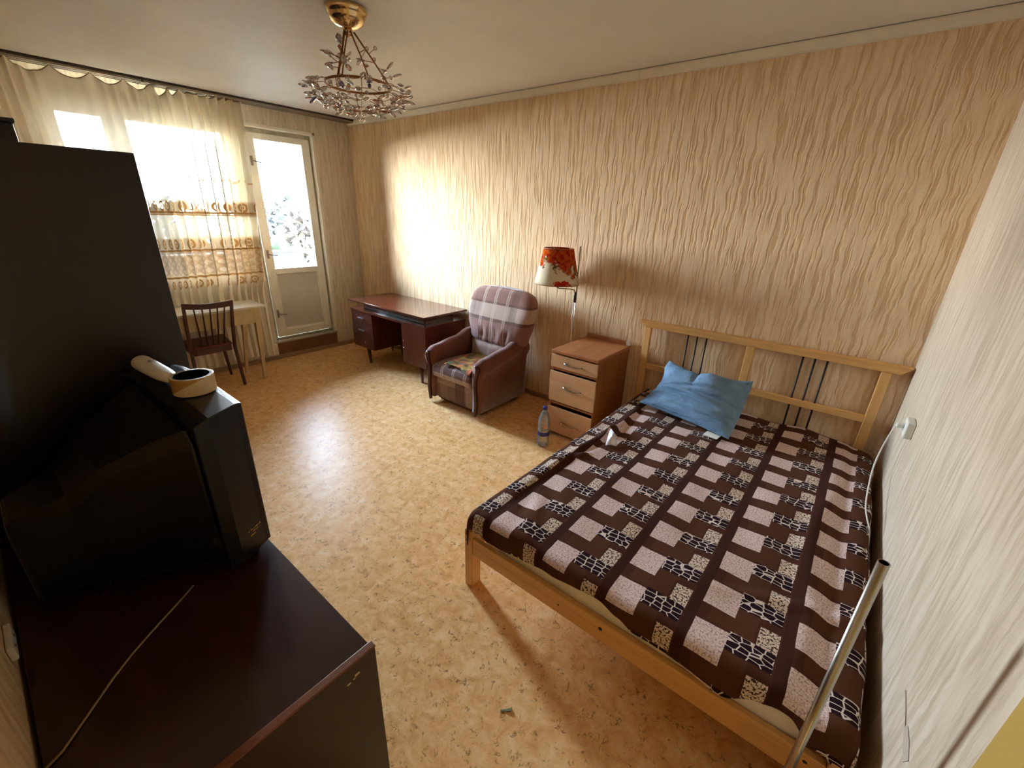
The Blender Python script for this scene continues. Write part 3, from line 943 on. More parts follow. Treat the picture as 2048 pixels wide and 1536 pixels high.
tv = empty('television', (3.56, -3.1, CT), 'bulky black tube television standing on the low dark cabinet', 'television')
TX0, TX1, TF, TZ0, TZ1 = 3.262, 3.852, -2.868, CT + 0.022, 1.166
rings = []
for y, gx0, gx1, z0, z1 in ((TF, 0.0, 0.0, TZ0, TZ1), (TF - 0.02, -0.005, 0.008, TZ0 - 0.004, TZ1 + 0.003), (TF - 0.10, -0.03, 0.05, TZ0 - 0.004, TZ1 + 0.001), (TF - 0.14, -0.02, 0.055, TZ0, TZ1 - 0.012)):
    a, b = TX0 + gx0, TX1 + gx1
    n = 18
    top = [(lerp(b, a, i / n), y - 0.03 * (i / n) ** 6, z1 - 0.02 * (i / n) ** 8) for i in range(n + 1)]
    rings.append([(a, y - 0.03, z0), (b, y, z0)] + top)
m = MB(); m.loft(rings, smooth=False); m.build('bezel', M_black, tv, 0.004)
rings = []
for y, a, b, z0, z1 in ((TF - 0.141, TX0 + 0.01, TX1 + 0.035, TZ0 + 0.012, TZ1 - 0.035), (TF - 0.20, TX0 + 0.05, TX1 - 0.01, TZ0 + 0.012, TZ1 - 0.06),
                        (TF - 0.33, TX0 + 0.11, TX1 - 0.09, TZ0 + 0.012, TZ1 - 0.13), (TF - 0.40, TX0 + 0.16, TX1 - 0.15, TZ0 + 0.012, TZ1 - 0.20), (TF - 0.52, TX0 + 0.18, TX1 - 0.18, TZ0 + 0.012, TZ1 - 0.24)):
    rings.append([(a, y, z0), (b, y, z0), (b, y, z1 - 0.03), (b - 0.04, y, z1), (a + 0.04, y, z1), (a, y, z1 - 0.03)])
m = MB(); m.loft(rings, smooth=False)
m.build('rear_housing', M_black, tv, 0.012)
m = MB()
m.grid(lambda s, t: (lerp(TX0 + 0.05, TX1 - 0.05, s), TF + 0.001 + 0.016 * (1 - (2 * s - 1) ** 2) * (1 - (2 * t - 1) ** 2), lerp(TZ0 + 0.09, TZ1 - 0.05, t)), 10, 8)
m.build('screen', M_screen, tv)
for x in (TX0 + 0.05, TX1 - 0.03):
    for y in (TF - 0.045, TF - 0.40):
        if y < -3.0: x2 = lerp(x, 3.557, 0.55)
        else: x2 = x
        MB().lathe([(0.0, 0.0), (0.016, 0.0), (0.018, 0.004), (0.018, 0.036)], (x2, y, CT + 0.001), 14).build('foot', M_black if y < -3.0 else plain('bluish_lit_foot', rgb(96, 110, 120), 0.3), tv)  # front feet: bluish light painted into their colour, rear feet plain black
# gold maker's plate: two illegible lines of lettering on the side of the bezel
m = MB()
def side_x(y): return lerp(TX1 + 0.008, TX1 + 0.05, (TF - 0.02 - y) / 0.08) + 0.0012
def dash(y0, y1, z0, z1, sl=0.0):
    m.add([(side_x(y0), y0, z0), (side_x(y1), y1, z0 + sl), (side_x(y1), y1, z1 + sl), (side_x(y0), y0, z1)], [(0, 1, 2, 3)])
for i, (w, h) in enumerate(((6, 1), (4, .6), (6, 1.1), (5, .7), (4, .7), (6, .7), (3, 1), (5, .6))):
    y = -2.892 - i * 0.0058
    dash(y, y - w * 0.0008, 0.752, 0.752 + 0.0055 * h)
for i, (w, h) in enumerate(((1, 1), (5, .8), (4, .8), (5, 1), (4, .8))):
    y = -2.897 - i * 0.0056
    dash(y, y - w * 0.0009, 0.743, 0.743 + 0.0045 * h)
dash(-2.915, -2.933, 0.733, 0.737)
m.build('maker_lettering', M_gold, tv)

# roll of packing tape and the white handset on the television
TY = TZ1 + 0.0045
tp = empty('tape_roll', (3.672, -2.928, TY), 'roll of yellowish clear packing tape standing flat on the television', 'tape')
def m_tape():
    t = T('packing_tape')
    x, y, z = t.xyz(t.coord())
    n = t.noise(t.coord(), 6.0, 2)
    col = t.mix((z - (x * 0.775 + y * 0.63) * 0.5).gt(0.024), rgb(222, 204, 166), rgb(176, 136, 72))
    return t.done(t.pbr(t.mix(n * 0.3, col, rgb(190, 160, 104)), 0.22, 0, None, 0.5))
M_tape = m_tape()
def ringmesh(c, r0, r1, h, n=40):
    b = MB(); b.lathe([(r0, 0), (r1, 0), (r1, h), (r0, h), (r0, 0)], c, n, smooth=False); return b
tpc = (3.672, -2.928, TY + 0.0005)
ringmesh(tpc, 0.048, 0.056, 0.052).build('tape', M_tape, tp, 0.001)
ringmesh(tpc, 0.0455, 0.048, 0.052).build('cardboard_core', M_black, tp)
hs = empty('handset', (3.40, -2.955, TY), 'white rounded plastic handset lying on the television behind the tape roll', 'handset')
rings = []
for i in range(15):
    t = i / 14
    p = Vector((lerp(3.335, 3.57, t), lerp(-2.985, -2.955, t), 0))
    r = 0.031 * (1 - abs(2 * t - 0.82) ** 4 * 0.30) * (1.0 if 0 < i < 14 else 0.35)
    hgt = lerp(0.052, 0.028, t) * (1.0 if 0 < i < 14 else 0.6)
    rings.append([(p.x, p.y + r * cos(a), TY + 0.001 + hgt / 2 * (1 + sin(a)) ) for a in [2 * PI * j / 16 for j in range(16)]])
m = MB(); m.loft(rings); m.build('body', M_whitep, hs)
m = MB(); m.lathe([(0.0, 0.0), (0.006, 0.0), (0.005, 0.003), (0, 0.0035)], (3.43, -2.975, TY + 0.0475), 12); m.build('button', plain('grey_button', rgb(120, 116, 108), 0.4), hs)

cb = MB(); cb.tube([(3.87, -3.10, CT + 0.004), (3.92, -3.165, CT + 0.004), (3.96, -3.22, CT + 0.004), (4.0, -3.27, CT + 0.004), (4.04, -3.312, CT + 0.004), (4.085, -3.352, CT + 0.004), (4.125, -3.388, CT + 0.004), (4.15, -3.41, CT + 0.004), (4.165, -3.436, CT + 0.004)], 0.0028, 6)
tag(cb.build('cable', plain('pale_cable', rgb(150, 128, 92), 0.5), org=(4.06, -3.33, CT)), 'thin pale cable curving over the low dark cabinet top', 'cable')
so = empty('power_socket', (3.82, -W, 0.72), 'white power socket low on the wall behind the television', 'socket')
MB().box(3.77, 3.87, -W + 0.001, -W + 0.014, 0.70, 0.74).build('plate', M_whitep, so, 0.004)
m = MB()
for x in (3.80, 3.84): m.lathe([(0.0, 0.0145), (0.004, 0.0145), (0.004, 0.0135)], (x, -W, 0.72), 8, axis='y')
m.build('socket_hole', M_black, so)

# ================================================================== TABLE AND CHAIR BY THE WINDOW
tb = empty('kitchen_table', (0.35, -1.95, 0), 'small white topped table with cream tapered legs before the curtain', 'table')
MB().box(0.172, 0.560, -2.42, -1.485, 0.745, 0.765).build('tabletop', M_table, tb, 0.003)
m = MB()
m.box(0.535, 0.552, -2.37, -1.545, 0.60, 0.745); m.box(0.195, 0.21, -2.37, -1.545, 0.60, 0.745)
m.box(0.21, 0.535, -2.372, -2.355, 0.60, 0.745); m.box(0.21, 0.535, -1.555, -1.54, 0.60, 0.745)
m.build('apron', M_tableleg, tb, 0.002)
for x, fx in ((0.525, 0.555), (0.225, 0.205)):
    for y, fy in ((-1.57, -1.615), (-2.345, -2.32)):
        if x < 0.3 and y > -2: fy = -1.66
        MB().bar((x, y, 0.745), (fx, fy, 0.0), 0.055, 0.055, 0.026, 0.026, up=(0, 1, 0)).build('leg', M_tableleg, tb, 0.003)

dc = empty('dining_chair', (0.38, -1.99, 0), 'dark red brown spindle back chair pushed up to the white table', 'chair')
PR = [(0.565, -1.815, 0.0), (0.535, -1.825, 0.40), (0.575, -1.815, 0.62), (0.615, -1.80, 0.853)]
PL = [(0.565, -2.20, 0.0), (0.535, -2.185, 0.40), (0.575, -2.185, 0.62), (0.615, -2.178, 0.868)]
for P_ in (PR, PL):
    rings = []
    for (x, y, z), w in zip(P_, (0.024, 0.036, 0.032, 0.026)):
        rings.append([(x - w / 2, y - 0.012, z), (x + w / 2, y - 0.012, z), (x + w / 2, y + 0.012, z), (x - w / 2, y + 0.012, z)])
    MB().loft(rings, smooth=False).build('rear_leg', M_chairw, dc, 0.003)
rings = []
for i in range(13):
    t = i / 12
    y = lerp(-2.19, -1.788, t)
    b = 0.022 * (1 - (2 * t - 1) ** 2)
    dz = 0.012 * (2 * t - 1) ** 2
    zt = lerp(0.872, 0.857, t)
    rings.append([(0.600 + b, y, zt - 0.058 + dz), (0.617 + b, y, zt - 0.058 + dz), (0.627 + b, y, zt - 0.006 + dz), (0.611 + b, y, zt - 0.004 + dz)])
MB().loft(rings, smooth=False).build('top_rail', M_chairw, dc, 0.004)
for i in range(5):
    t = (i + 1) / 6
    yt, yb = lerp(-2.17, -1.805, t), lerp(-2.13, -1.865, t)
    b = 0.022 * (1 - (2 * t - 1) ** 2)
    MB().tube([(0.525, yb, 0.425), (0.565 + b * .5, lerp(yb, yt, 0.5), 0.62), (0.609 + b, yt, 0.815)], [0.0065, 0.0075, 0.0065], 8).build('spindle', M_chairw, dc)
rings = []
for z, k in ((0.425, 0.0), (0.437, 0.004), (0.449, -0.004), (0.452, -0.02)):
    rings.append([(0.165 - k, -2.21 - k, z), (0.545 + k, -2.165 - k, z), (0.545 + k, -1.845 + k, z), (0.165 - k, -1.79 + k, z)])
MB().loft(rings, smooth=False).build('seat', M_chairs, dc, 0.006)
m = MB()
m.box(0.17, 0.52, -1.865, -1.845, 0.365, 0.424); m.box(0.17, 0.52, -2.165, -2.145, 0.365, 0.424)
m.box(0.165, 0.185, -2.145, -1.865, 0.365, 0.424); m.box(0.505, 0.525, -2.145, -1.865, 0.365, 0.424)
m.build('seat_frame', M_chairw, dc, 0.003)
for y, fy in ((-1.83, -1.80), (-2.17, -2.20)):
    MB().bar((0.19, y, 0.424), (0.172, fy, 0.0), 0.034, 0.034, 0.02, 0.02, up=(0, 1, 0)).build('front_leg', M_chairw, dc, 0.003)

# ================================================================== WRITING DESK
dk = empty('writing_desk', (1.3, -0.33, 0), 'dark mahogany two pedestal writing desk in the corner by the balcony door', 'desk')
dx0, dx1, dfy, dby = 0.645, 1.955, -0.605, -0.045
MB().box(dx0 - 0.005, dx1 + 0.015, -0.632, dby + 0.01, 0.716, 0.736).build('desktop', M_mahog, dk, 0.002)
m = MB()
m.box(dx0 + 0.15, dx1 - 0.09, -0.53, -0.14, 0.634, 0.716)
m.build('drawer_box', M_mahog, dk, 0.002)
for a, b in ((dx0 + 0.155, 1.277), (1.283, dx1 - 0.095)):
    MB().box(a, b, -0.536, -0.5305, 0.639, 0.711).build('drawer_front', M_mahog, dk, 0.001)
MB().box(dx0, dx1, -0.61, dby, 0.610, 0.634).build('lower_board', M_mahog, dk, 0.002)
for a, b, nm in ((dx0 + 0.005, 1.045, 'left'), (1.575, dx1 - 0.005, 'right')):
    m = MB()
    m.box(a, a + 0.018, dfy + 0.012, dby, 0.19, 0.61); m.box(b - 0.018, b, dfy + 0.012, dby, 0.19, 0.61)
    m.box(a + 0.018, b - 0.018, dfy + 0.012, dby, 0.19, 0.208); m.box(a + 0.018, b - 0.018, dby - 0.006, dby, 0.208, 0.61)
    m.build('pedestal', M_mahog_z, dk, 0.0015)
    if nm == 'left':
        for z0, z1, hz in ((0.476, 0.607, 0.537), (0.336, 0.472, 0.398), (0.192, 0.332, None)):
            d = MB().box(a, b, dfy, dfy + 0.0115, z0, z1).build('drawer', M_mahog_z, dk, 0.001)
            if hz:
                m = MB(); m.box(0.783, 0.90, dfy - 0.016, dfy - 0.010, hz - 0.007, hz + 0.007)
                m.box(0.79, 0.80, dfy - 0.011, dfy, hz - 0.005, hz + 0.005); m.box(0.883, 0.893, dfy - 0.011, dfy, hz - 0.005, hz + 0.005)
                m.build('handle', M_chrome, d, 0.001)
            else:
                MB().lathe([(0.0, -0.012), (0.008, -0.010), (0.009, 0.0)], (0.885, dfy, 0.262), 12, axis='y').build('knob', M_chrome, d)
    else:
        d = MB().box(a, b, dfy, dfy + 0.0115, 0.192, 0.607).build('door', M_mahog_z, dk, 0.001)
        MB().lathe([(0.0, -0.012), (0.006, -0.010), (0.007, 0.0)], (a + 0.03, dfy, 0.355), 12, axis='y').build('knob', M_chrome, d)
        MB().lathe([(0.0, -0.003), (0.005, -0.003), (0.006, 0.0)], (a + 0.022, dfy, 0.43), 12, axis='y').build('keyhole', M_brass, d)
MB().box(1.045, 1.575, dby - 0.09, dby - 0.08, 0.23, 0.61).build('modesty_panel', M_mahog_z, dk)
for x in (0.865, 1.815):
    for y in (-0.56, -0.10):
        m = MB(); m.tube([(x, y, 0.19), (x + (0.02 if x < 1 else -0.0), y + 0.005, 0.0)], [0.022, 0.0125], 12)
        m.build('leg', M_mahog_z, dk)
for x in (0.675, 1.925):
    m = MB(); m.tube([(x, -0.10, 0.19), (x, -0.095, 0.0)], [0.022, 0.0125], 12); m.build('leg', M_mahog_z, dk)

# ================================================================== ARMCHAIR
ac = empty('armchair', (2.53, -0.45, 0), 'brown plaid upholstered armchair with wooden arm fronts, cloth on its seat', 'armchair')
AX = 2.53
m = MB(); m.box(2.275, 2.785, -0.745, -0.14, 0.035, 0.27); m.build('base', M_velvet, ac, 0.008)
m = MB()
m.grid(lambda s, t: (lerp(2.285, 2.775, s), -0.752 - 0.012 * sin(PI * t), lerp(0.05, 0.275, t)), 14, 8, lambda s, t: (lerp(-0.245, 0.245, s), t * 0.225))
m.build('front_panel', M_plaid_front, ac)
# seat cushion
def seat(s, t):
    x = lerp(2.283, 2.777, s)
    # t runs from the lower front edge up over the lip and back to the backrest
    y, z = (-0.79, 0.0)
    crown = 0.022 * (1 - (2 * s - 1) ** 4)
    path = [(-0.765, 0.262), (-0.795, 0.275), (-0.812, 0.31), (-0.812, 0.35), (-0.80, 0.378), (-0.765, 0.392), (-0.6, 0.398), (-0.4, 0.388), (-0.2, 0.37)]
    f = t * (len(path) - 1); i = min(int(f), len(path) - 2); q = f - i
    y, z = lerp(path[i][0], path[i + 1][0], q), lerp(path[i][1], path[i + 1][1], q)
    return (x, y - crown * 0.5 * (1 - t), z + crown * (t if t > .4 else .2))
def seatv(s, t):
    d = [0, .033, .07, .11, .14, .177, .34, .54, .74]
    f = t * 8; i = min(int(f), 7)
    return (lerp(-0.247, 0.247, s), lerp(d[i], d[i + 1], f - i))
m = MB(); m.grid(seat, 20, 48, seatv, flip=True)
o = m.build('seat_cushion', M_plaid_seat, ac)
sd = o.modifiers.new('thick', 'SOLIDIFY'); sd.thickness = 0.02; sd.offset = -1
# backrest
rings = []
n = 64
levels = 46
for k in range(levels + 1):
    t = k / levels
    z = 0.30 + 0.76 * t if t < 0.9 else 0.30 + 0.76 * (0.9 + (1 - (1 - (t - 0.9) / 0.1) ** 2) * 0.1)
    hw = pw(z, [(0.30, 0.245), (0.47, 0.255), (0.60, 0.335), (0.74, 0.372), (0.88, 0.383), (0.98, 0.372), (1.03, 0.345), (1.06, 0.29)])
    th = pw(z, [(0.30, 0.09), (0.55, 0.105), (0.8, 0.10), (0.95, 0.09), (1.03, 0.07), (1.06, 0.03)])
    if t > 0.97: hw *= 0.95; 
    yc = pw(z, [(0.30, -0.27), (0.6, -0.235), (1.06, -0.15)])
    xc = AX + pw(z, [(0.30, 0.0), (0.47, 0.015), (0.62, 0.065), (1.06, 0.06)])
    ring = []
    for x, y, zz in superel(xc, yc, hw, th, z, n, 2.9):
        dx = x - xc
        if y < yc:
            for sx in (-0.145, 0.0, 0.145):
                y += 0.030 * math.exp(-((dx - sx) / 0.016) ** 2) * math.exp(-((z - 0.635) / 0.075) ** 2)
            y += 0.022 * math.exp(-((z - 0.545) / 0.018) ** 2)
            y -= 0.03 * max(0, abs(dx) - 0.2) / 0.15 * math.exp(-((z - 0.88) / 0.16) ** 2)
        zz = z - 0.035 * (dx / 0.38) ** 2 * max(0, (t - 0.7) / 0.3)
        ring.append((x, y, zz))
    rings.append(ring)
m = MB(); m.loft(rings, uvfn=lambda p: (p[0] - AX, p[2])); m.build('backrest', M_plaid_back, ac)
# arms
for sg in (-1, 1):
    rings = []
    xi = AX + sg * 0.25           # inner face
    N = 22
    for i in range(N + 1):
        t = i / N
        y = lerp(-0.795, -0.13, t)
        zt = pw(y, [(-0.80, 0.525), (-0.72, 0.545), (-0.45, 0.58), (-0.25, 0.635), (-0.13, 0.60)])
        sh = 1.0 if 0 < i < N else 0.93
        if i <= 1: zt -= 0.016 * (1 - i * 0.75)
        o_b = 0.085
        prof = [(0.0, 0.055), (0.0, zt - 0.06), (0.008, zt - 0.025), (0.032, zt - 0.004), (0.062, zt), (0.094, zt - 0.012), (0.118, zt - 0.042), (0.123, zt - 0.075), (0.108, zt - 0.112), (o_b + 0.004, zt - 0.15), (o_b, zt - 0.22), (o_b - 0.004, 0.055)]
        rings.append([(xi + sg * px * sh, y, pz) for px, pz in prof])
    m = MB(); m.loft(rings); m.build('arm', M_velvet, ac)
    # carved wooden strip on the front of the arm
    pts = [(0.052, 0.505), (0.072, 0.47), (0.062, 0.43), (0.044, 0.37), (0.040, 0.30), (0.050, 0.22), (0.054, 0.15), (0.046, 0.08), (0.042, 0.03)]
    rings = []
    for i, (px, z) in enumerate(pts):
        w = (0.016, 0.021, 0.02, 0.018, 0.017, 0.016, 0.018, 0.017, 0.013)[i]
        xc = xi + sg * px
        rings.append([(xc - w, -0.797, z), (xc + w, -0.797, z), (xc + w * 0.8, -0.816, z), (xc, -0.822, z), (xc - w * 0.8, -0.816, z)])
    s_ = MB().loft(rings, smooth=True).build('arm_front', M_chairw, ac, label='dark carved wooden strip')
    m = MB(); m.lathe([(0.0, -0.006), (0.006, -0.004), (0.008, 0.0)], (xi + sg * 0.053, -0.818, 0.497), 10, axis='y')
    m.build('nail_head', M_brass, s_)
    m = MB(); m.box(AX + sg * 0.20, AX + sg * 0.27, -0.70, -0.62, 0, 0.036); m.build('foot', M_black, ac, 0.004)
    m = MB(); m.box(AX + sg * 0.20, AX + sg * 0.27, -0.27, -0.19, 0, 0.036); m.build('foot', M_black, ac, 0.004)
# patchwork cloth on the seat
def cloth(s, t):
    x = lerp(2.395, 2.745, s) + 0.015 * sin(5 * t + 1) + (t - 0.5) * -0.05
    y = lerp(-0.80, -0.36, t) + 0.02 * sin(s * 5)
    z = 0.428 - 0.012 * t + 0.006 * sin(14 * s + 5 * t) * sin(9 * t) - max(0, -0.79 - y) * 1.2
    if s > 0.9: z += 0.02 * (s - 0.9) / 0.1
    return (x, y, z)
m = MB(); m.grid(cloth, 26, 26, flip=False)
o = m.build('seat_cloth', M_mat, org=(2.57, -0.58, 0.41))
sd = o.modifiers.new('thick', 'SOLIDIFY'); sd.thickness = 0.006; sd.offset = 0
tag(o, 'small multicoloured patchwork cloth lying on the armchair seat', 'cloth')

# ================================================================== FLOOR LAMP
fl = empty('floor_lamp', (3.345, -0.135, 0), 'floor lamp with floral cream shade between armchair and drawer cabinet', 'lamp')
PX, PY = 3.345, -0.135
MB().lathe([(0.0, 0.0), (0.066, 0.0), (0.068, 0.006), (0.06, 0.014), (0.02, 0.02), (0.012, 0.04), (0.0, 0.04)], (PX, PY, 0.0), 28).build('base', M_iron, fl)
MB().tube([(PX, PY, 0.03), (PX, PY, 1.476)], 0.0055, 10).build('pole', M_chrome, fl)
SX, SY = 3.185, -0.20
m = MB(); m.tube([(PX - 0.012, PY - 0.004, 1.09), (PX - 0.012, PY - 0.004, 1.115), (PX - 0.02, PY - 0.008, 1.128), (PX - 0.05, PY - 0.02, 1.133), (SX + 0.03, SY - 0.0, 1.133), (SX + 0.008, SY, 1.14), (SX, SY, 1.155), (SX, SY, 1.30)], 0.0048, 8)
m.build('arm', M_chrome, fl)
MB().lathe([(0.0, 1.025), (0.011, 1.025), (0.012, 1.035), (0.012, 1.105), (0.009, 1.112), (0.0, 1.112)], (PX - 0.008, PY - 0.003, 0), 14).build('clamp', M_black, fl, label='black clamp sleeve')
m = MB()
R0, R1, Z0_, Z1_ = 0.186, 0.122, 1.172, 1.452
ang0 = math.atan2(CP[1] - SY, CP[0] - SX)
def shade(s, t):
    a = 2 * PI * s
    r = lerp(R0, R1, t)
    return (SX + r * cos(a), SY + r * sin(a), lerp(Z0_, Z1_, t))
def shuv(s, t):
    a = 2 * PI * s - ang0 - 0.25
    while a > PI: a -= 2 * PI
    while a < -PI: a += 2 * PI
    return (a * 0.15, t)
m.grid(shade, 64, 10, shuv)
sh_o = m.build('lamp_shade', M_shade, fl, fix=False)
sd = sh_o.modifiers.new('thick', 'SOLIDIFY'); sd.thickness = 0.002
M_bind = plain('shade_binding', rgb(150, 100, 66), 0.7)
for r, z in ((R0, Z0_), (R1, Z1_)):
    MB().tube([(SX + r * cos(2 * PI * i / 48), SY + r * sin(2 * PI * i / 48), z) for i in range(48)], 0.003, 6, closed=True).build('shade_ring', M_bind, sh_o)
m = MB()
for a in (0.4, 2.5, 4.6): m.tube([(SX, SY, 1.30), (SX + R0 * cos(a), SY + R0 * sin(a), Z0_ + 0.002)], 0.0018, 5)
m.build('shade_spider', M_chrome, sh_o)
MB().lathe([(0.0, 1.26), (0.014, 1.26), (0.014, 1.31), (0.026, 1.345), (0.03, 1.37), (0.02, 1.395), (0.0, 1.40)], (SX, SY, 0), 16).build('bulb', M_whitep, fl)
m = MB(); m.tube([(PX - 0.008, PY - 0.012, 1.03), (PX - 0.012, PY - 0.02, 0.9), (PX - 0.004, PY - 0.012, 0.76), (PX - 0.012, PY - 0.02, 0.6), (PX - 0.01, PY - 0.02, 0.03)], 0.0028, 6)
m.build('cord', M_whitep, fl, label='white flex hanging along the pole')

# ================================================================== DRAWER CABINET
ns = empty('bedside_drawers', (3.62, -0.3, 0), 'three drawer bedside cabinet with curved brass handles beside the bed', 'cabinet')
nx0, nx1, nf, nb = 3.415, 3.828, -0.553, -0.03
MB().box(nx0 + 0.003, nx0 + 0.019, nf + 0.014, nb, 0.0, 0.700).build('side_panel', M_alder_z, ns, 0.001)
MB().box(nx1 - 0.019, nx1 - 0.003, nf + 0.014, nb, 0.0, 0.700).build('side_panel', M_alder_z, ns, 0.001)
MB().box(nx0 + 0.019, nx1 - 0.019, nb - 0.008, nb, 0.02, 0.700).build('back_panel', M_alder_z, ns)
MB().box(nx0 + 0.019, nx1 - 0.019, nf + 0.05, nf + 0.066, 0.0, 0.03).build('plinth', M_alder_z, ns)
m = MB(); m.box(nx0, nx1 + 0.004, nf - 0.006, nb, 0.700, 0.728); m.build('top', M_alder, ns, 0.008, seg=3)
MB().box(nx0 + 0.01, nx1 + 0.002, nb + 0.001, nb + 0.015, 0.66, 0.762).build('rear_ledge', M_alder, ns, 0.003)
MB().box(nx1 - 0.03, nx1 + 0.0035, nb - 0.012, nb + 0.0155, 0.729, 0.7635).build('worn_corner', M_chip, ns, 0.002, label='bare pale corner of the ledge')
for z in (0.562, 0.268):
    MB().box(nx0 + 0.019, nx1 - 0.019, nf + 0.018, nb - 0.01, z, z + 0.016).build('rail', M_alder, ns)
for z0, z1, out, hz, hx, brass in ((0.586, 0.690, 0.0, 0.634, 3.62, 0), (0.300, 0.551, 0.003, 0.437, 3.628, 0), (0.028, 0.249, 0.012, 0.128, 3.635, 1)):
    d = empty('drawer', (3.62, nf, z0)); d.parent = ns; d.location = Vector((3.62, nf, z0)) - ORG[ns.name]
    MB().box(nx0, nx1 - 0.004, nf - out, nf - out + 0.016, z0, z1).build('drawer_front', M_birch, d, 0.002)
    m = MB(); bx0, bx1 = nx0 + 0.03, nx1 - 0.03
    m.box(bx0, bx0 + 0.012, nf - out + 0.016, nb - 0.05, z0 + 0.02, z1 - 0.03); m.box(bx1 - 0.012, bx1, nf - out + 0.016, nb - 0.05, z0 + 0.02, z1 - 0.03)
    m.box(bx0 + 0.012, bx1 - 0.012, nf - out + 0.016, nb - 0.05, z0 + 0.02, z0 + 0.028)
    m.build('drawer_box', M_alder, d)
    m = MB(); hy = nf - out
    P_ = [(-0.078, -0.001, 0.004), (-0.07, -0.016, 0.006), (-0.052, -0.026, 0.004), (-0.02, -0.026, -0.003), (0.02, -0.024, -0.006), (0.055, -0.02, -0.005), (0.072, -0.012, -0.003), (0.078, -0.001, -0.002)]
    m.tube([(hx + a, hy + b, hz + c) for a, b, c in P_], [0.007, 0.010, 0.0115, 0.008, 0.006, 0.0055, 0.006, 0.006], 10)
    m.build('handle', M_brass if brass else M_chrome, d)

# ================================================================== WATER BOTTLE
bt = empty('water_bottle', (3.528, -0.765, 0), 'clear plastic water bottle with blue cap on the floor by the drawers', 'bottle')
bc = (3.528, -0.765, 0)
prof = [(0.0, 0.012), (0.02, 0.006), (0.036, 0.002), (0.046, 0.014), (0.047, 0.05), (0.0455, 0.058), (0.047, 0.066), (0.047, 0.095), (0.0465, 0.135), (0.044, 0.15), (0.047, 0.165), (0.047, 0.205), (0.043, 0.235), (0.033, 0.268), (0.02, 0.292), (0.0145, 0.30), (0.0145, 0.306), (0.0175, 0.308), (0.0175, 0.311), (0.0135, 0.312), (0.0135, 0.328)]
MB().lathe(prof, bc, 28).build('bottle_body', M_pet, bt)
MB().lathe([(0.0, 0.336), (0.0165, 0.336), (0.0175, 0.333), (0.0175, 0.313), (0.0145, 0.3125)], bc, 20).build('cap', plain('blue_cap', rgb(34, 36, 120), 0.4), bt)
m = MB(); m.lathe([(0.0476, 0.098), (0.0476, 0.133)], bc, 28); m.build('label', plain('blue_label', rgb(44, 40, 110), 0.4, var=0.25, nscale=40), bt)
m = MB(); a0 = math.atan2(CP[1] + 0.765, CP[0] - 3.528)
m.grid(lambda s, t: (3.528 + 0.0476 * cos(a0 - 0.1 + s * 0.75), -0.765 + 0.0476 * sin(a0 - 0.1 + s * 0.75), lerp(0.168, 0.195, t)), 8, 2)
m.build('red_print', plain('red_print', rgb(206, 130, 110), 0.5), bt)

# ================================================================== BED
bed = empty('bed', (4.75, -1.1, 0), 'pine double bed frame with slim iron spindles in its headboard', 'bed')
hy0, hy1 = -0.072, -0.034
# headboard
m = MB()
xl, xr = 3.90, 5.522
m.loft([[(xl, -0.096, 0.958), (xl, -0.022, 0.958), (xl + 0.006, -0.022, 0.962), (xl + 0.006, -0.09, 0.962), (xl + 0.0, -0.094, 0.960)][:4],
        [(xr, -0.096, 0.958), (xr, -0.022, 0.958), (xr - 0.002, -0.022, 0.962), (xr - 0.002, -0.09, 0.962)]], smooth=False)
m2 = MB()
# trapezoid top rail: long upper edge, shorter lower edge
za, zb = 0.918, 0.966
m2.add([(xl, -0.085, zb), (xr, -0.085, zb), (xr, -0.022, zb), (xl, -0.022, zb), (xl + 0.055, -0.075, za), (xr - 0.045, -0.075, za), (xr - 0.045, -0.03, za), (xl + 0.055, -0.03, za)],
       [(0, 1, 2, 3), (7, 6, 5, 4), (4, 5, 1, 0), (5, 6, 2, 1), (6, 7, 3, 2), (7, 4, 0, 3)])
m2.build('top_rail', M_pine_x, bed, 0.003)
for a, b in ((3.946, 3.996), (5.392, 5.442)):
    MB().box(a, b, hy0, hy1, 0.0, za).build('headboard_post', M_pine_z, bed, 0.003)
MB().box(4.672, 4.722, hy0, hy1, 0.30, za).build('headboard_post', M_pine_z, bed, 0.003)
for a, b in ((3.996, 4.672), (4.722, 5.392)):
    MB().box(a, b, hy0 + 0.006, hy1 - 0.006, 0.583, 0.628).build('mid_rail', M_pine_x, bed, 0.003)
    MB().box(a, b, hy0 + 0.006, hy1 - 0.006, 0.26, 0.315).build('lower_rail', M_pine_x, bed, 0.003)
    c = 4.34 if a < 4.3 else 5.065
    for dx in (-0.065, 0.0, 0.065):
        MB().tube([(c + dx, -0.053, 0.31), (c + dx, -0.053, za + 0.002)], 0.0058, 8).build('spindle', M_iron, bed)
# foot end and sides
FY = -2.137
for x in (4.030, 5.445):
    MB().box(x, x + 0.045, FY, FY + 0.062, 0, 0.338).build('leg', M_pine_z, bed, 0.003)
m = MB(); m.box(4.075, 5.445, FY + 0.006, FY + 0.03, 0.198, 0.298); m.build('foot_rail', M_pine_x, bed, 0.004)
for x in (4.032, 5.466):
    MB().box(x, x + 0.022, FY + 0.063, -0.075, 0.198, 0.298).build('side_rail', M_pine_y, bed, 0.003)
m = MB(); m.box(4.72, 4.76, FY + 0.04, -0.08, 0.19, 0.214); m.build('centre_beam', M_pine_y, bed)
for i in range(8):
    y = -2.0 + i * 0.255
    MB().box(4.055, 5.465, y - 0.04, y + 0.04, 0.216, 0.23).build('slat', M_pine_x, bed)
m = MB()
for x, z in ((4.036, 0.312), (4.036, 0.278)):
    m.lathe([(0.0, -0.0006), (0.0045, -0.0006), (0.0045, 0.0)], (x + 0.006, FY, z), 10, axis='y')
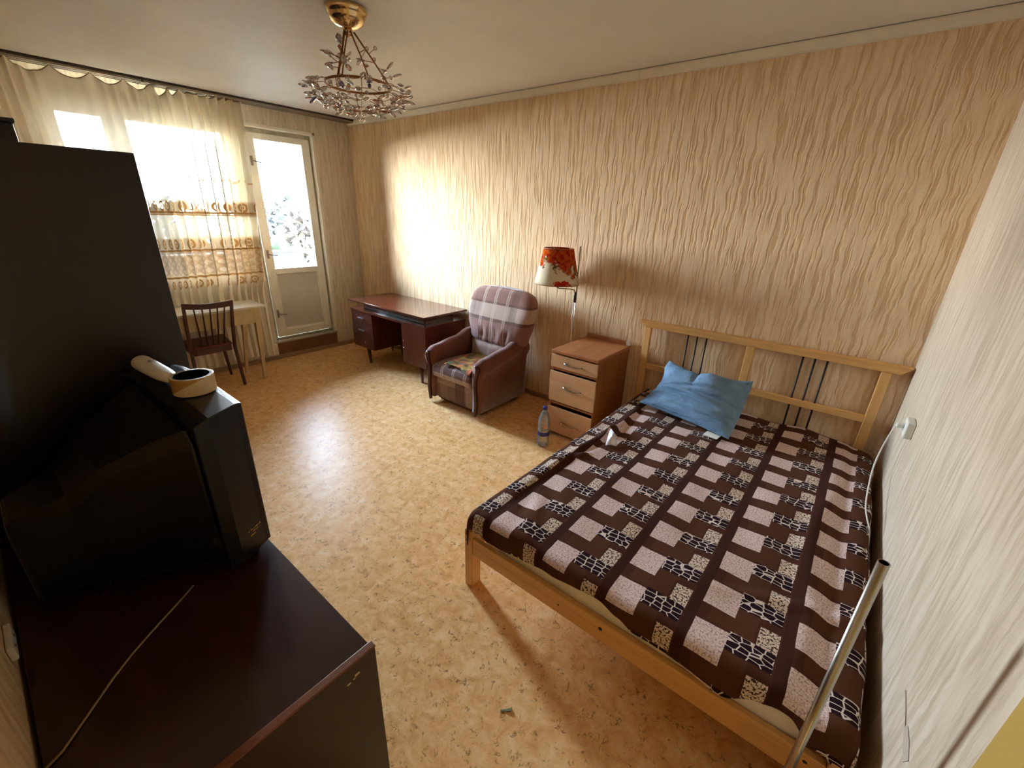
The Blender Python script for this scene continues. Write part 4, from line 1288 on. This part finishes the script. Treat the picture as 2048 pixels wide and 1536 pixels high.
for x, z, r in ((4.742, 0.262, 0.0085), (5.40, 0.268, 0.006), (4.555, 0.244, 0.004)):
    m.lathe([(0.0, -0.0006), (r, -0.0006), (r, 0.0)], (x, FY + 0.006, z), 12, axis='y')
m.build('bolt_hole', plain('bolt_hole_dark', rgb(52, 26, 14), 0.7), bed)

mt = MB()
rings = []
for z, k in ((0.231, 0.02), (0.24, 0.004), (0.26, 0.0), (0.40, 0.0), (0.425, 0.006), (0.434, 0.025)):
    rings.append(superel((4.06 + 5.462) / 2, (-0.09 - 2.104) / 2, (5.462 - 4.06) / 2 - k, (2.104 - 0.09) / 2 - k, z, 96, 14))
mt.loft(rings)
o = mt.build('mattress', M_mattress, org=(4.76, -1.1, 0.231))
tag(o, 'cream white mattress lying in the pine bed under the patterned blanket', 'mattress')

# blanket
def hsh(x, y):
    return (0.004 * sin(7.1 * x + 3.3 * y) * sin(5.2 * y - 2 * x) + 0.003 * sin(17 * x - 9 * y + 1.2) * sin(4 * y + 3 * x)
            + 0.0022 * sin(29 * x + 13 * y) * sin(6 * x - 8 * y))
def drop_foot(x):
    return pw(x, [(4.03, 0.075), (4.12, 0.09), (4.2, 0.105), (4.36, 0.095), (4.5, 0.065), (4.62, 0.05), (4.72, 0.045), (4.80, 0.07), (4.87, 0.10), (4.98, 0.105), (5.15, 0.11), (5.25, 0.06), (5.33, 0.045), (5.40, 0.10), (5.47, 0.13)])
BX0, BX1, BY0, BY1 = 4.085, 5.452, -0.115, -2.098
BZ = 0.447
RL = 0.035
def arc(d, r=RL):
    """distance past the edge -> (outward, downward) round an edge of radius r"""
    if d <= 0: return 0.0, 0.0
    q = r * PI / 2
    if d < q: return r * sin(d / r), r * (1 - cos(d / r))
    return r, r + (d - q)
LW, RW = 0.13, 0.14           # overhang left, right
def blk(s, t):
    x = lerp(BX0 - LW, BX1 + RW, s)
    xm = min(max(x, BX0), BX1)
    fd = drop_foot(xm) + 0.02
    y = lerp(BY0, BY1 - fd, t)
    # hem at the head side is not straight
    y += (1 - t) ** 8 * (-0.03 * sin((x - 4.0) * 4.0) - pw(x, [(4.85, 0.0), (4.95, 0.02), (5.1, -0.02), (5.35, 0.05), (5.5, 0.12)]))
    ol, dl = arc(BX0 - x); orr, dr = arc(x - BX1); of, df = arc(BY1 - y)
    px = xm - ol + orr
    py = max(y, BY1) - of
    z = BZ - min(dl, 0.098) - dr - df
    edge = max(0.0, min(1.0, (dl + dr + df) * 14))
    w = hsh(px, py) * (1 - 0.5 * edge)
    # long ridge and valley along the left side, a bunch at the upper left, soft ridges on the right
    rid = 4.215 + 0.02 * sin(y * 5.0) - pw(y, [(-2.1, 0.06), (-1.5, 0.02), (-0.6, 0.0)])
    g = math.exp(-((x - rid + 0.045) / 0.022) ** 2); v = math.exp(-((x - rid) / 0.02) ** 2)
    env = pw(y, [(-2.1, 0.15), (-1.8, 0.35), (-1.55, 0.9), (-1.2, 0.8), (-0.85, 1.0), (-0.7, 0.6), (-0.4, 0.3)])
    w += env * (0.018 * g - 0.010 * v)
    w += 0.034 * math.exp(-((x - 4.19) / 0.024) ** 2 - ((y + 1.0) / 0.06) ** 2)
    w += 0.026 * math.exp(-((x - 4.19 - (y + 1.38) * 0.3) / 0.025) ** 2 - ((y + 1.38) / 0.05) ** 2)
    w += 0.012 * math.exp(-((x - 5.30 - 0.02 * sin(6 * y)) / 0.035) ** 2) * pw(y, [(-2.0, 0.7), (-1.2, 1.0), (-0.4, 0.3)])
    w -= 0.010 * math.exp(-((x - 5.385) / 0.025) ** 2)
    w += 0.014 * math.exp(-((y + 0.36 + 0.15 * (x - 5.2)) / 0.03) ** 2) * pw(x, [(4.95, 0.0), (5.15, 1.0), (5.4, 0.8)])
    w += 0.010 * math.exp(-((y + 1.78 - 0.4 * (x - 5.2)) / 0.03) ** 2) * pw(x, [(4.9, 0.0), (5.25, 1.0)])
    # puckers near the left foot corner
    w += 0.006 * sin(46 * (x + 0.5 * y)) * math.exp(-((x - 4.27) / 0.09) ** 2 - ((y + 1.9) / 0.14) ** 2)
    z += w
    py -= 0.004 * sin(x * 21) * edge + (0.010 * sin(x * 11 + 1) + 0.006) * min(1.0, df * 10)
    px += -0.008 * sin(y * 15) * min(1.0, dl * 12) + 0.012 * sin(y * 13) * min(1.0, dr * 12)
    px = min(px, 5.508)
    return (px, py, z)
def blkuv(s, t):
    x = lerp(BX0 - LW, BX1 + RW, s)
    xm = min(max(x, BX0), BX1)
    return (x, lerp(BY0, BY1 - drop_foot(xm) - 0.02, t))
m = MB(); m.grid(blk, 170, 220, blkuv, flip=True)
o = m.build('blanket', M_blanket, org=(4.76, -1.1, 0.44))
sd = o.modifiers.new('thick', 'SOLIDIFY'); sd.thickness = 0.007; sd.offset = 0
tag(o, 'dark brown blanket printed with pink squares spread over the bed', 'blanket')
# corner of the pale underside turned over
m = MB()
A_, B_, C_ = Vector((4.205, -1.045, 0.497)), Vector((4.300, -1.145, 0.462)), Vector((4.245, -1.185, 0.464))
m.add([A_, B_, C_, A_ - Vector((0.006, 0.004, 0.012)), B_ - Vector((0.004, 0.01, 0.006)), C_ - Vector((0, 0, 0.01)), (A_ + B_) / 2 + Vector((0.012, 0.008, 0.006)), (B_ + C_) / 2 + Vector((0, -0.012, 0.004))],
      [(0, 6, 7, 2), (6, 1, 7), (3, 5, 7, 4), (0, 3, 4, 1, 6), (2, 5, 3, 0), (1, 4, 7), (7, 5, 2)], True)
m.build('turned_corner', plain('white_underside', rgb(232, 226, 228), 0.8), o, label='white underside of a turned corner')

# pillow
cTL, cTR, cBL, cBR = Vector((4.205, -0.155, 0.725)), Vector((4.775, -0.165, 0.715)), Vector((4.160, -0.52, 0.488)), Vector((4.785, -0.64, 0.474))
def pil(side):
    def fn(s, t):
        u, v = 2 * s - 1, 2 * t - 1
        p = lerp(lerp(cBL, cBR, s), lerp(cTL, cTR, s), t)
        nrm = (cBR - cBL).cross(cTL - cBL).normalized()
        if nrm.y > 0: nrm = -nrm
        e = max(0.0, (1 - abs(u) ** 2.6)) * max(0.0, (1 - abs(v) ** 2.6))
        th = 0.098 * e ** 0.55
        # edges draw in between the ears
        c = (cBL + cBR + cTL + cTR) / 4
        pull = 0.13 * (1 - u * u) * v * v * (1.25 if v > 0 else 0.35) + (0.17 * max(0.0, 1 - ((v + 0.15) / 0.8) ** 2) if u < 0 else -0.03 * (1 - v * v)) * u * u
        q = p.lerp(c, pull)
        q.z -= (0.045 * (1 - u * u) + 0.012 * math.exp(-((u + 0.1) / 0.3) ** 2)) * max(0, v) ** 3
        wr = 0.006 * sin(3.1 * u - 2 * v + .5) * e
        for k_, (v0, sl, am, w_) in enumerate(((-0.18, 0.10, 0.008, 0.06), (-0.36, -0.04, 0.010, 0.05), (-0.52, 0.06, 0.010, 0.05), (-0.68, -0.02, 0.009, 0.045), (0.02, 0.22, 0.005, 0.05))):
            c_ = v - v0 - sl * u - 0.035 * sin(3.2 * u + 1.7 * k_)
            wr += 2.0 * am * (math.exp(-(c_ / w_) ** 2) - 0.9 * math.exp(-((c_ + 0.085) / (w_ * 0.8)) ** 2)) * (0.55 + 0.45 * sin(2.4 * u + k_ * 2.1)) * e ** 0.5
        wr += 0.005 * sin(19 * (u - 0.3 * v) + 2 * sin(3 * u)) * max(0, v) ** 2 * e ** .5
        uc = u + 0.15 - 0.10 * (1 - v)
        dent = (-0.05 * math.exp(-(uc / 0.06) ** 2) - 0.018 * (1 / (1 + math.exp(uc / 0.05))) + 0.045 * math.exp(-((uc - 0.36) / 0.24) ** 2)) * max(0, v + 0.1) * e
        q = q + nrm * ((th + wr + dent) if side > 0 else -th * 0.75)
        return tuple(q)
    return fn
m = MB(); m.grid(pil(1), 60, 60); m.grid(pil(-1), 60, 60, flip=True)
o = m.build('pillow', M_pillow, org=(4.5, -0.4, 0.47))
tag(o, 'rumpled blue pillow leaning against the pine headboard', 'pillow')
MB().hexa([(4.640, -0.655, 0.4585), (4.725, -0.66, 0.4585), (4.735, -0.60, 0.462), (4.65, -0.59, 0.462)], [(4.640, -0.655, 0.460), (4.725, -0.66, 0.460), (4.735, -0.60, 0.4635), (4.65, -0.59, 0.4635)]).build('care_label', M_mattress, o, label='small white tag at the lower seam')

# ================================================================== RIGHT WALL AND FLOOR DETAILS
wr_ = bpy.data.objects['wall_right']
ORG['wall_right'] = Vector((0, 0, 0))
MB().add([(L - 0.0012, -2.212, 0.560), (L - 0.0012, -2.236, 0.598), (L - 0.0012, -2.190, 0.607), (L - 0.0012, -2.150, 0.606), (L - 0.0012, -2.128, 0.582), (L - 0.0012, -2.160, 0.575)], [(0, 1, 2, 3, 4, 5)]).build('wallpaper_tear', plain('bare_paper', rgb(178, 164, 146), 0.8), wr_)
MB().tube([(L - 0.001, -2.14, 0.59), (L - 0.001, -2.10, 0.597), (L - 0.001, -2.04, 0.603)], 0.0013, 4).build('wallpaper_cut', plain('cut_line', rgb(150, 118, 96), 0.8), wr_)
ws = empty('wall_socket', (L, -0.68, 0.84), 'white surface socket on the right wall above the bed', 'socket')
MB().box(L - 0.032, L - 0.0005, -0.75, -0.655, 0.795, 0.875).build('socket_box', M_whitep, ws, 0.006)
MB().lathe([(0.0, -0.034), (0.021, -0.034), (0.023, -0.032)], (L, -0.70, 0.835), 20, axis='x').build('socket_face', plain('socket_face', rgb(200, 198, 190), 0.4), ws)
cc = empty('charger_cable', (L - 0.06, -0.69, 0.84), 'white plug and cable hanging from the wall socket down beside the bed', 'cable')
m = MB(); m.box(L - 0.062, L - 0.0345, -0.712, -0.688, 0.828, 0.85); m.build('plug', M_whitep, cc, 0.005)
m = MB()
ctl = [(5.468, -0.70, 0.839), (5.472, -0.672, 0.825), (5.465, -0.655, 0.765), (5.46, -0.62, 0.66), (5.454, -0.66, 0.575), (5.451, -0.80, 0.518), (5.452, -0.92, 0.492), (5.462, -1.0, 0.476), (5.482, -1.04, 0.44), (5.498, -1.06, 0.37)]
pts = []
for i in range(len(ctl) - 1):
    p0, p1, p2, p3 = [Vector(ctl[max(0, min(len(ctl) - 1, j))]) for j in (i - 1, i, i + 1, i + 2)]
    for k in range(5):
        t = k / 5
        pts.append(0.5 * ((2 * p1) + (p2 - p0) * t + (2 * p0 - 5 * p1 + 4 * p2 - p3) * t * t + (3 * p1 - p0 - 3 * p2 + p3) * t ** 3))
pts.append(Vector(ctl[-1]))
m.tube(pts, 0.0032, 8); m.build('cord', M_whitep, cc)

po = empty('metal_pole', (5.346, -2.297, 0), 'slim chrome upright tube standing at the foot of the bed by the right wall', 'pole')
m = MB(); m.lathe([(0.0085, 1.10), (0.0105, 1.10), (0.0105, 0.012), (0.0, 0.012)], (5.346, -2.297, 0), 20); m.build('tube', M_chrome, po)
MB().lathe([(0.0, 0.0), (0.085, 0.0), (0.087, 0.006), (0.08, 0.012), (0.012, 0.016), (0.0, 0.016)], (5.346, -2.297, 0.0), 32).build('base', M_iron, po)
m = MB(); m.lathe([(0.0, 1.085), (0.0085, 1.085), (0.0085, 1.0995)], (5.346, -2.297, 0), 16); m.build('bore', M_black, po)

sp = MB()
sp.hexa([(4.545, -2.472, 0.0005), (4.562, -2.458, 0.0005), (4.558, -2.452, 0.0005), (4.543, -2.466, 0.0005)], [(4.545, -2.472, 0.002), (4.562, -2.458, 0.004), (4.558, -2.452, 0.004), (4.543, -2.466, 0.002)])
sp.hexa([(4.562, -2.458, 0.0005), (4.576, -2.448, 0.0005), (4.572, -2.436, 0.0005), (4.558, -2.452, 0.0005)], [(4.562, -2.458, 0.004), (4.576, -2.448, 0.008), (4.572, -2.436, 0.009), (4.558, -2.452, 0.004)])
tag(sp.build('paper_scrap', plain('green_scrap', rgb(98, 104, 70), 0.7), org=(4.56, -2.455, 0)), 'tiny green scrap lying on the bare floor near the bed foot', 'scrap')
